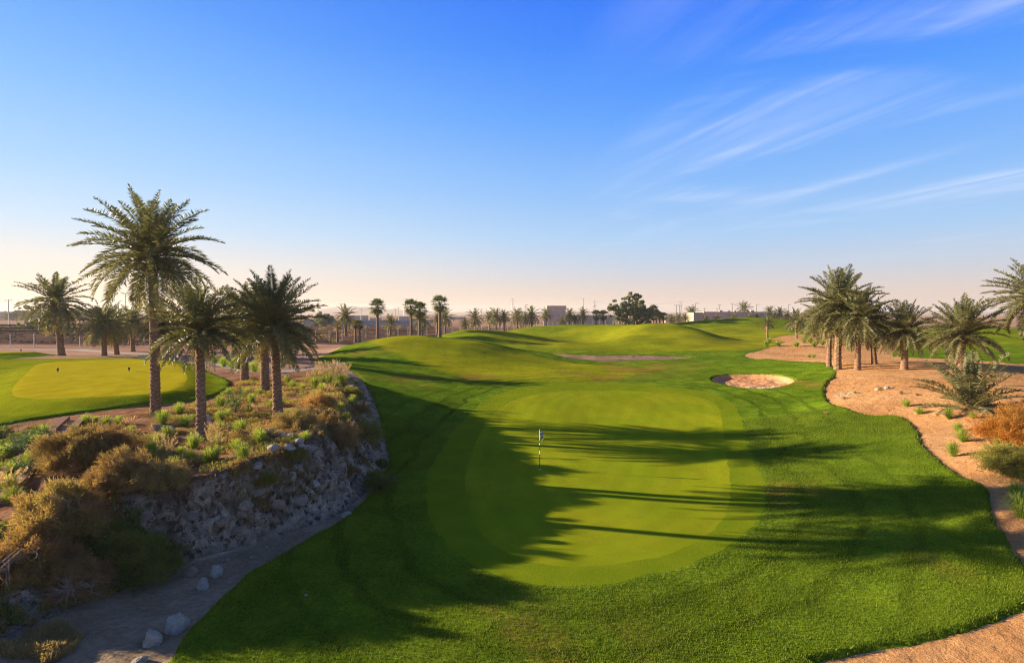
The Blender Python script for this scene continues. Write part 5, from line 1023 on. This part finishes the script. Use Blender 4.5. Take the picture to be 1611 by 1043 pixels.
M_BLADE = foliage_mat('turf_blade', (.075, .130, .006), (.15, .20, .010), (.22, .22, .02), .35, .6, .2)
turf('turf_blades', 'short green turf blades of the near rough around the green', 420000, 3, lambda f: (f['grass'] > .03) & (f['collar'] < -.1) & (f['gm'] > 0), M_BLADE, .055, -20, 34, 12, 42)
turf('turf_fringe', 'ragged longer turf blades hanging over the edge of the sand', 60000, 4, lambda f: (f['grass'] > -.02) & (f['grass'] < .16) & (f['gm'] > 0), M_BLADE, .11, -20, 45, 11, 60)
# ------------------------------------------------------------------ far setting: walls, buildings, fence, poles
def box_thing(name, cat, label, px0, px1, top, D, dep, parts, group=None):
    x0, z1 = WD(px0, top, D); x1, _ = WD(px1, top, D); root = empty(name, ((x0+x1)/2, D, 2.0)); tag(root, label, cat, group); return root, (x1-x0)/2, z1-2.0
r_, hw_, hh_ = box_thing('boundary_wall', 'wall', 'long grey concrete wall across the desert behind the fan palms', 478, 662, 504.5, 300, 1, None)
g = Geo(); g.box(-hw_, hw_, 0, .3, -1, hh_); obj('wall_panel', g.mesh('grey_wall', M_WALLG), r_); g = Geo(); g.box(-hw_-.1, hw_+.1, -.08, .38, hh_, hh_+.22); obj('coping', g.mesh('coping', M_WALLG), r_)
r_, hw_, hh_ = box_thing('boundary_wall', 'wall', 'high brown compound wall left of the big leafy tree', 862, 968, 496, 290, 1, None)
g = Geo(); g.box(-hw_, hw_, 0, .4, -1, hh_); obj('wall_panel', g.mesh('brown_wall', M_WALLB), r_)
g = Geo()
for k in range(12): x = -hw_+(k+.5)*2*hw_/12; g.box(x-.25, x+.25, -.25, -.003, -1, hh_+.25)
obj('pilasters', g.mesh('pilasters', M_WALLB), r_)
r_, hw_, hh_ = box_thing('plant_building', 'building', 'brown block with a parapet rising behind the high brown wall', 861, 890, 481, 310, 8, None)
g = Geo(); g.box(-hw_, hw_, 0, 9, -1, hh_-1.1); obj('wall', g.mesh('block_wall', M_WALLB), r_); g = Geo(); g.box(-hw_-.25, hw_+.25, -.25, 9.25, hh_-1.1, hh_); obj('parapet', g.mesh('parapet', M_WALLB), r_)
g = Geo(); g.box(-hw_*.1, hw_*.02, -.12, -.002, 1, hh_-1.1); obj('pilaster', g.mesh('pilaster', M_WALLB), r_); g = Geo(); g.box(-hw_*1.4, hw_*1.6, -2.2, -.3, -1, hh_*.56); obj('lower_annexe', g.mesh('annexe', M_WALLG), r_)
D = 270; x0, zt = WD(1096, 491.5, D); x1, _ = WD(1205, 491.5, D); r_ = empty('long_building', (x0, D, 2.0)); tag(r_, 'long low flat-roofed building with a sunlit pale gable on the far right ridge', 'building'); hh_ = zt-2
g = Geo(); g.box(3.4, x1-x0, 0, 12, -1, hh_); obj('wall', g.mesh('long_wall', M_WALLB), r_); g = Geo(); g.box(-1.2, 3.4, .6, 12.4, -1, hh_+.003); obj('gable_wall', g.mesh('gable', M_WALLP), r_)
g = Geo(); g.box(3.2, x1-x0+.2, -.2, 12.2, hh_, hh_+.3); obj('parapet', g.mesh('parapet', M_WALLB), r_)
for k in range(4): xx = 8+k*7.5; g = Geo(); g.box(xx, xx+.25, -.10, -.003, -1, hh_); obj('pilaster', g.mesh('joint', M_WALLG), r_)
for k, (xx, w_) in enumerate([(12, 1.4), (19, .8), (27, 1.6)]): g = Geo(); g.box(xx, xx+w_, 3, 4.2, hh_+.3, hh_+1.0); obj('roof_unit', g.mesh('unit', M_WALLG), r_)
x0, zt = WD(1205, 504, 262); x1, _ = WD(1270, 504, 262); r_ = empty('screen_fence', (x0, 262, 2)); tag(r_, 'dark screen fence between the long building and the right palm cluster', 'fence')
g = Geo(); g.box(0, x1-x0, 0, .08, -1, zt-2); obj('screen', g.mesh('screen', M_DARKW), r_)
for k in range(8): xx = (x1-x0)*k/7; g = Geo(); g.box(xx-.08, xx+.08, -.12, -.003, -1, zt-1.7); obj('post', g.mesh('post', M_WIRE), r_)
# chain-link fence
fr = empty('chain_link_fence', (-60, 110, 2)); tag(fr, 'long chain link fence on pale posts between the golf course and the desert field', 'fence')
FP = [(-130,103),(-92,104),(-60,118),(-40,140),(-20,165),(5,200),(30,232),(60,250)]; FP = np.array(FP, float); seg = np.r_[0, np.cumsum(np.hypot(*np.diff(FP, axis=0).T))]; L_ = seg[-1]; npst = 74; wires = Geo(); pts_ = []
for k in range(npst):
    t = L_*k/(npst-1); x = np.interp(t, seg, FP[:, 0]); y = np.interp(t, seg, FP[:, 1]); z = hz(x, y); pts_.append((x, y, z))
    if k == 0: pm = Geo(); pm.tube([(0, 0, -.3), (0, 0, 2.55), (-.0, .28, 2.85)], [.065, .06, .05], 6); pme = pm.mesh('fence_post', M_POST)
    obj('post', pme, fr, (x-fr.location.x, y-fr.location.y, z-fr.location.z))
pp = np.array(pts_)-np.array(fr.location)
for hgt in (.15, .6, 1.05, 1.5, 1.95, 2.4): wires.tube(pp+[0, 0, hgt], .010 if hgt > .2 and hgt < 2.3 else .02, 3, False)
obj('mesh_wires', wires.mesh('fence_wires', M_WIRE), fr)
# pipelines on trestles at the left
for i, (y0, x0, x1, lb) in enumerate([(168,-190,-62,'nearest dark pipeline on low trestles in the desert field'),(188,-215,-70,'middle dark pipeline on trestles in the desert field'),(222,-240,-84,'farthest thin pipeline on trestles in the desert field')]):
    r_ = empty('pipeline', (x0, y0, 2)); tag(r_, lb, 'pipeline', 'pipelines in the desert field'); xs = np.linspace(x0, x1, 24); zz = 2.0+1.35+i*.35; g = Geo(); g.tube(np.stack([xs-x0, .04*(xs-x0), xs*0+zz-2], 1), .26, 8); obj('pipe', g.mesh('pipe', M_PIPE, True), r_)
    g = Geo(); g.tube(np.stack([xs-x0, .04*(xs-x0)-.8, xs*0+zz-1.8], 1), .12, 6); obj('side_pipe', g.mesh('pipe', M_PIPE, True), r_)
    for k in range(20): xx = (x1-x0)*(k+.5)/20; g = Geo(); yb = .04*xx; g.box(xx-.1, xx+.1, yb-1.0, yb-.85, -1, zz-2-.12); g.box(xx-.1, xx+.1, yb+.2, yb+.35, -1, zz-2-.12); g.box(xx-.12, xx+.12, yb-1.1, yb+.45, zz-2.38, zz-2.27); obj('trestle', g.mesh('trestle', M_PIPE), r_)
# poles, lamps, pylons
def pole(px, top, D, kind, label, group):
    X0, zt = WD(px, top, D); h = zt-2.0; r_ = empty({'t': 'utility_pole', 'l': 'street_lamp', 'm': 'lamp_mast'}[kind], (X0, D, 2.0)); tag(r_, label, {'t': 'power pole', 'l': 'street lamp', 'm': 'lamp mast'}[kind], group); w = .0005*D+.03
    g = Geo(); g.tube([(0, 0, -1), (0, 0, h)], [w*1.6, w], 6); obj('pole', g.mesh('pole', M_WIRE), r_)
    g = Geo()
    if kind == 't':
        g.box(-1.5, 1.5, -.1, .1, h-.3, h-.1)
        obj('crossarm', g.mesh('crossarm', M_WIRE), r_); g = Geo()
        for x in (-1.3, 0, 1.3): g.tube([(x, 0, h-.1), (x, 0, h+.35)], [.10, .08], 6)
        obj('insulators', g.mesh('insulators', M_WIRE), r_)
    elif kind == 'l':
        g.tube([(0, 0, h), (.6, 0, h+.4), (1.8, 0, h+.5)], [w, w*.8, w*.8], 5); obj('arm', g.mesh('arm', M_WIRE), r_); g = Geo(); g.box(1.4, 2.5, -.25, .25, h+.38, h+.55); obj('lamp_head', g.mesh('head', M_WALLG), r_)
    else:
        g.box(-1.4, 1.4, -.15, .15, h-.1, h+.12); obj('crossarm', g.mesh('arm', M_WIRE), r_); g = Geo()
        for x in (-1.3, 1.3): g.box(x-.45, x+.45, -.4, .3, h+.12, h+.4)
        obj('floodlights', g.mesh('heads', M_WALLG), r_)
GPO = 'poles along the horizon'
for px, top, D, k, lb in [(13,472,230,'t','wooden power pole at the extreme left above the pipelines'),(197,462,300,'m','tall floodlight mast between the slender lone palm and the tallest palm'),(186,475,360,'l','small street lamp left of the tall floodlight mast'),(537,478,420,'t','power pole beside the wide headed date palm behind the short fan palms'),(568,486,480,'t','short power pole right of the wide headed date palm'),(622,486,430,'t','power pole between the first fan palm and the pair'),(627,484,500,'m','thin mast beside the power pole between fan palms'),(757,486,600,'t','tiny pole above the second mound'),(826,481,420,'l','street lamp above the palm row behind the second mound'),(933,483,380,'l','street lamp left of the big leafy tree'),(1064,480,420,'t','left one of two power poles left of the long building'),(1069,480,430,'t','right one of two power poles left of the long building'),(1108,485,480,'t','low pole above the left part of the long building'),(1132,480,520,'m','thin mast above the long building left of the tallest palm there'),(1152,478,520,'m','thin mast just left of the tallest palm at the long building'),(1190,480,450,'l','street lamp right of the tallest palm at the long building'),(1235,485,480,'t','pole above the dark screen fence'),(1240,480,460,'l','street lamp above the dark screen fence'),(1094,478,430,'l','street lamp leaning over the pale gable'),(1128,485,560,'t','short pole in the middle above the long building'),(918,470,900,'m','faint mast above the brown compound wall'),(706,488,700,'l','faint lamp above the first mound right of the tallest fan palm')]:
    pole(px, top, D, k, lb, GPO)
def pylon(px, top, D, label):
    X0, zt = WD(px, top, D); h = zt-2; r_ = empty('pylon', (X0, D, 2)); tag(r_, label, 'pylon', 'power line pylons'); w = h*.09; t = .00022*D; g = Geo()
    for sx in (-1, 1):
        for sy in (-1, 1): g.tube([(sx*w, sy*w, -1), (sx*w*.25, sy*w*.25, h*.7), (0, 0, h)], t, 4, False)
    for k in range(8): a = h*.7*k/8; b = h*.7*(k+1)/8; wa = w*(1-.75*k/8); wb = w*(1-.75*(k+1)/8); g.tube([(-wa, -wa, a), (wb, -wb, b)], t*.7, 3, False); g.tube([(wa, -wa, a), (-wb, -wb, b)], t*.7, 3, False)
    obj('lattice', g.mesh('lattice', M_WIRE), r_)
    for q in (.68, .8, .92): g = Geo(); ww = h*.13*(1.2-q*.4); g.tube([(-ww, 0, h*q), (0, 0, h*q+h*.02), (ww, 0, h*q)], t, 4, False); obj('crossarm', g.mesh('crossarm', M_WIRE), r_)
    return (X0, D, 2+h*.92)
py_ = [pylon(29,473,900,'lattice pylon on the left horizon beside the power pole'),pylon(500,468,1100,'lattice pylon left of the wide headed date palm'),pylon(637,468,1300,'lattice pylon behind the fan palm pair'),pylon(806,468,1300,'lattice pylon above the palm row behind the second mound'),pylon(935,472,1300,'lattice pylon left of the big leafy tree'),pylon(1071,473,1100,'lattice pylon left of the long building')]
def cable(a, b, label, sag=6):
    t = np.linspace(0, 1, 16)[:, None]; a = np.array(a); b = np.array(b); p = a*(1-t)+b*t; p[:, 2] -= (4*t*(1-t)*sag)[:, 0]; g = Geo(); g.tube(p-a, .00010*a[1]+.01, 3, False); o = obj('power_line', g.mesh('power_line', M_WIRE), None, tuple(a)); tag(o, label, 'power line', 'power lines')
cable(py_[1], py_[2], 'power line hanging between the pylons behind the fan palms'); cable(py_[4], py_[5], 'power line crossing behind the big leafy tree'); cable((WD(-40,474,230)[0],230,WD(-40,474,230)[1]), (WD(13,472,230)[0],230,WD(13,472,230)[1]), 'wire reaching the left power pole from the edge', .5)
cable((WD(13,472,230)[0],230,WD(13,472,230)[1]), (WD(240,478,330)[0],330,WD(240,478,330)[1]), 'wire from the left power pole towards the tallest palm', 1.5)
# far low sheds and walls in the desert
rs = np.random.RandomState(8)
SHED = [(20,490,455,600,'pale shed roofline at the far left horizon behind the dark acacia',M_ROOFW,100),(88,493,0,520,'small white parked tank by the slender lone palm',M_ROOFW,10),(560,496,0,520,'long low white roofed shed left behind the first fan palm',M_WALLP,34),(590,499,0,430,'pale low hut left of the first tall fan palm',M_ROOFW,16),(635,497,0,520,'low pale shed behind the fan palm pair',M_ROOFW,20),(672,502,0,380,'low tan hut right of the fan palm pair',M_WALLP,14),(720,498,0,600,'far tan shed left of the second mound palms',M_WALLP,26),(1062,497,0,430,'brown hut with window gaps left of the pale gable',M_WALLB,30),(1040,494,0,700,'far pale roofs between the big leafy tree and the pale gable',M_ROOFW,40)]
for px, top, _, D, lb, mt, wpx in SHED:
    x0, zt = WD(px-wpx/2, top, D); x1, _ = WD(px+wpx/2, top, D); r_ = empty('shed', ((x0+x1)/2, D, 2)); tag(r_, lb, 'shed'); hw_ = (x1-x0)/2; h = max(zt-2, 1.6); g = Geo(); g.box(-hw_, hw_, 0, 5, -1, h-.5); obj('wall', g.mesh('shed_wall', M_WALLP if mt is M_ROOFW else mt), r_)
    g = Geo(); g.add([(-hw_-.3, -.4, h-.5), (hw_+.3, -.4, h-.5), (hw_+.3, 5.4, h-.5), (-hw_-.3, 5.4, h-.5), (-hw_-.3, 2.5, h), (hw_+.3, 2.5, h)], T=[(0, 4, 3), (1, 2, 5)], Q=[(0, 1, 5, 4), (3, 4, 5, 2), (0, 3, 2, 1)]); obj('roof', g.mesh('shed_roof', mt), r_)
    g = Geo(); 
    for k in range(max(1, int(hw_/2.5))): xx = -hw_+(k+.5)*2*hw_/max(1, int(hw_/2.5)); g.box(xx-.5, xx+.5, -.06, -.003, .6, h-1.0 if h > 2 else 1.1)
    obj('windows', g.mesh('windows', M_WALLG), r_)
# site sign boards and a parked white pickup in the field
x0, zz = WD(59, 508, 190); r_ = empty('warning_board', (x0, 190, 2)); tag(r_, 'small red and white board standing in the desert field below the acacia', 'sign board'); g = Geo(); g.box(-.9, 0, -.05, .05, 1.2, 3.2); obj('red_panel', g.mesh('panel', M_RED), r_); g = Geo(); g.box(.003, .5, -.05, .05, 1.2, 3.0); obj('white_panel', g.mesh('panel', M_WHITE), r_); g = Geo(); g.box(-.8, -.7, .06, .15, -1, 3); g.box(.3, .4, .06, .15, -1, 3); obj('posts', g.mesh('posts', M_WIRE), r_)
x0, zz = WD(102, 506, 200); r_ = empty('pickup_truck', (x0, 200, hz(x0, 200)+1.0)); tag(r_, 'white pickup truck parked in the desert field right of the slender lone palm', 'truck')
g = Geo(); g.box(-2.6, 2.6, -.9, .9, .5, 1.1); obj('body', g.mesh('truck_body', M_WHITE), r_); g = Geo(); g.add([(-1.6, -.85, 1.1), (.6, -.85, 1.1), (.6, .85, 1.1), (-1.6, .85, 1.1), (-1.0, -.7, 1.75), (.4, -.7, 1.75), (.4, .7, 1.75), (-1.0, .7, 1.75)], Q=[(0, 1, 5, 4), (1, 2, 6, 5), (2, 3, 7, 6), (3, 0, 4, 7), (4, 5, 6, 7)]); obj('cab', g.mesh('cab', M_WHITE), r_)
g = Geo(); g.box(-1.1, .3, -.87, -.80, 1.2, 1.6); obj('window', g.mesh('window', M_GLASS), r_)
for sx in (-1.7, 1.7):
    for sy in (-.85, .85): g = Geo(); g.tube([(sx, sy-.12, .38), (sx, sy+.12, .38)], [.38, .38], 14); obj('wheel', g.mesh('wheel', M_BLACK), r_)
# ------------------------------------------------------------------ hills and scrub
def hills():
    n = 400; m = 10; px = np.linspace(-600, 2300, n); Dh = 3400
    X_ = (px-805.5)/FPX*Dh
    prof = 2+Dh/FPX*(3.0+4.5*np.exp(-((px-600)/120)**2)+6*np.exp(-((px-540)/70)**2)+3.5*np.exp(-((px-960)/60)**2)+2.5*np.exp(-((px-790)/40)**2)+1.0*np.exp(-((px-1480)/120)**2))*(1+.25*fbm(px*.03, px*0+2.2, 4))+6*ridged(px*.02, px*0+5, 4)
    V = []
    for j in range(m):
        t = j/(m-1); V.append(np.stack([X_*(1-.08*(1-t)), np.full(n, Dh-1100*(1-t)), (prof+6)*(t**1.4)*(1+.25*fbm(px*.05+j, px*0+j*.7, 3)*(1-t))-6+CAMZ*0], 1))
    V = np.concatenate(V); i = (np.arange(m-1)[:, None]*n+np.arange(n-1)[None]).ravel(); o = obj('hills', mesh_np('hills', V, np.stack([i, i+1, i+1+n, i+n], 1), M_HILL, True)); o['kind'] = 'structure'
hills()
def scatter_scrub(name, label, n, mat, y0, y1, xr, seed, s0, s1, cond=None):
    rs = np.random.RandomState(seed); g = Geo(); y = rs.uniform(y0, y1, n); x = rs.uniform(xr[0], xr[1], n)*y
    f = fields(x, y); k = (f['grass'] < -1.0)
    if cond is not None: k &= cond(x, y)
    x = x[k]; y = y[k]; z = height(x, y)
    for a, b, c in zip(x, y, z):
        s = rs.uniform(s0, s1); blob_leaves(g, (a, b, c+s*.3), (s*1.3, s, s*.6), int(60+20*s), .16*s+.05, rs, rs.uniform(.1, .9))
    o = obj(name, g.mesh(name, mat)); tag(o, label, 'scrub', None, 'stuff')
scatter_scrub('desert_scrub', 'low brown scrub scattered over the desert plain', 420, M_SHRUB_BR, 150, 700, (-.95, .5), 1, .5, 1.8)
scatter_scrub('fence_scrub', 'brown and green bushes growing along the chain link fence', 130, M_SHRUB_OL, 118, 260, (-.9, .2), 2, .5, 1.5, lambda x, y: seg_dist(x, y, FP, False) < 9)
scatter_scrub('heap_scrub', 'dark soil lumps and dead scrub in the desert field', 300, M_PIPE, 120, 260, (-.95, -.35), 3, .3, .8)
# ------------------------------------------------------------------ haze: the air between here and the hills
me = bpy.data.meshes.new('haze'); g = Geo(); g.box(-6000, 6000, -300, 6200, -8, 90); me = g.mesh('haze', None)
mh, nt, N, L = new_mat('haze'); out = N.new('ShaderNodeOutputMaterial'); pv = N.new('ShaderNodeVolumePrincipled'); pv.inputs['Color'].default_value = (.95, .90, .86, 1); pv.inputs['Density'].default_value = .00015; pv.inputs['Anisotropy'].default_value = .2
L.new(pv.outputs[0], out.inputs['Volume']); me.materials.append(mh); o = obj('haze', me); tag(o, 'pale desert haze over the plain', 'haze', None, 'stuff')
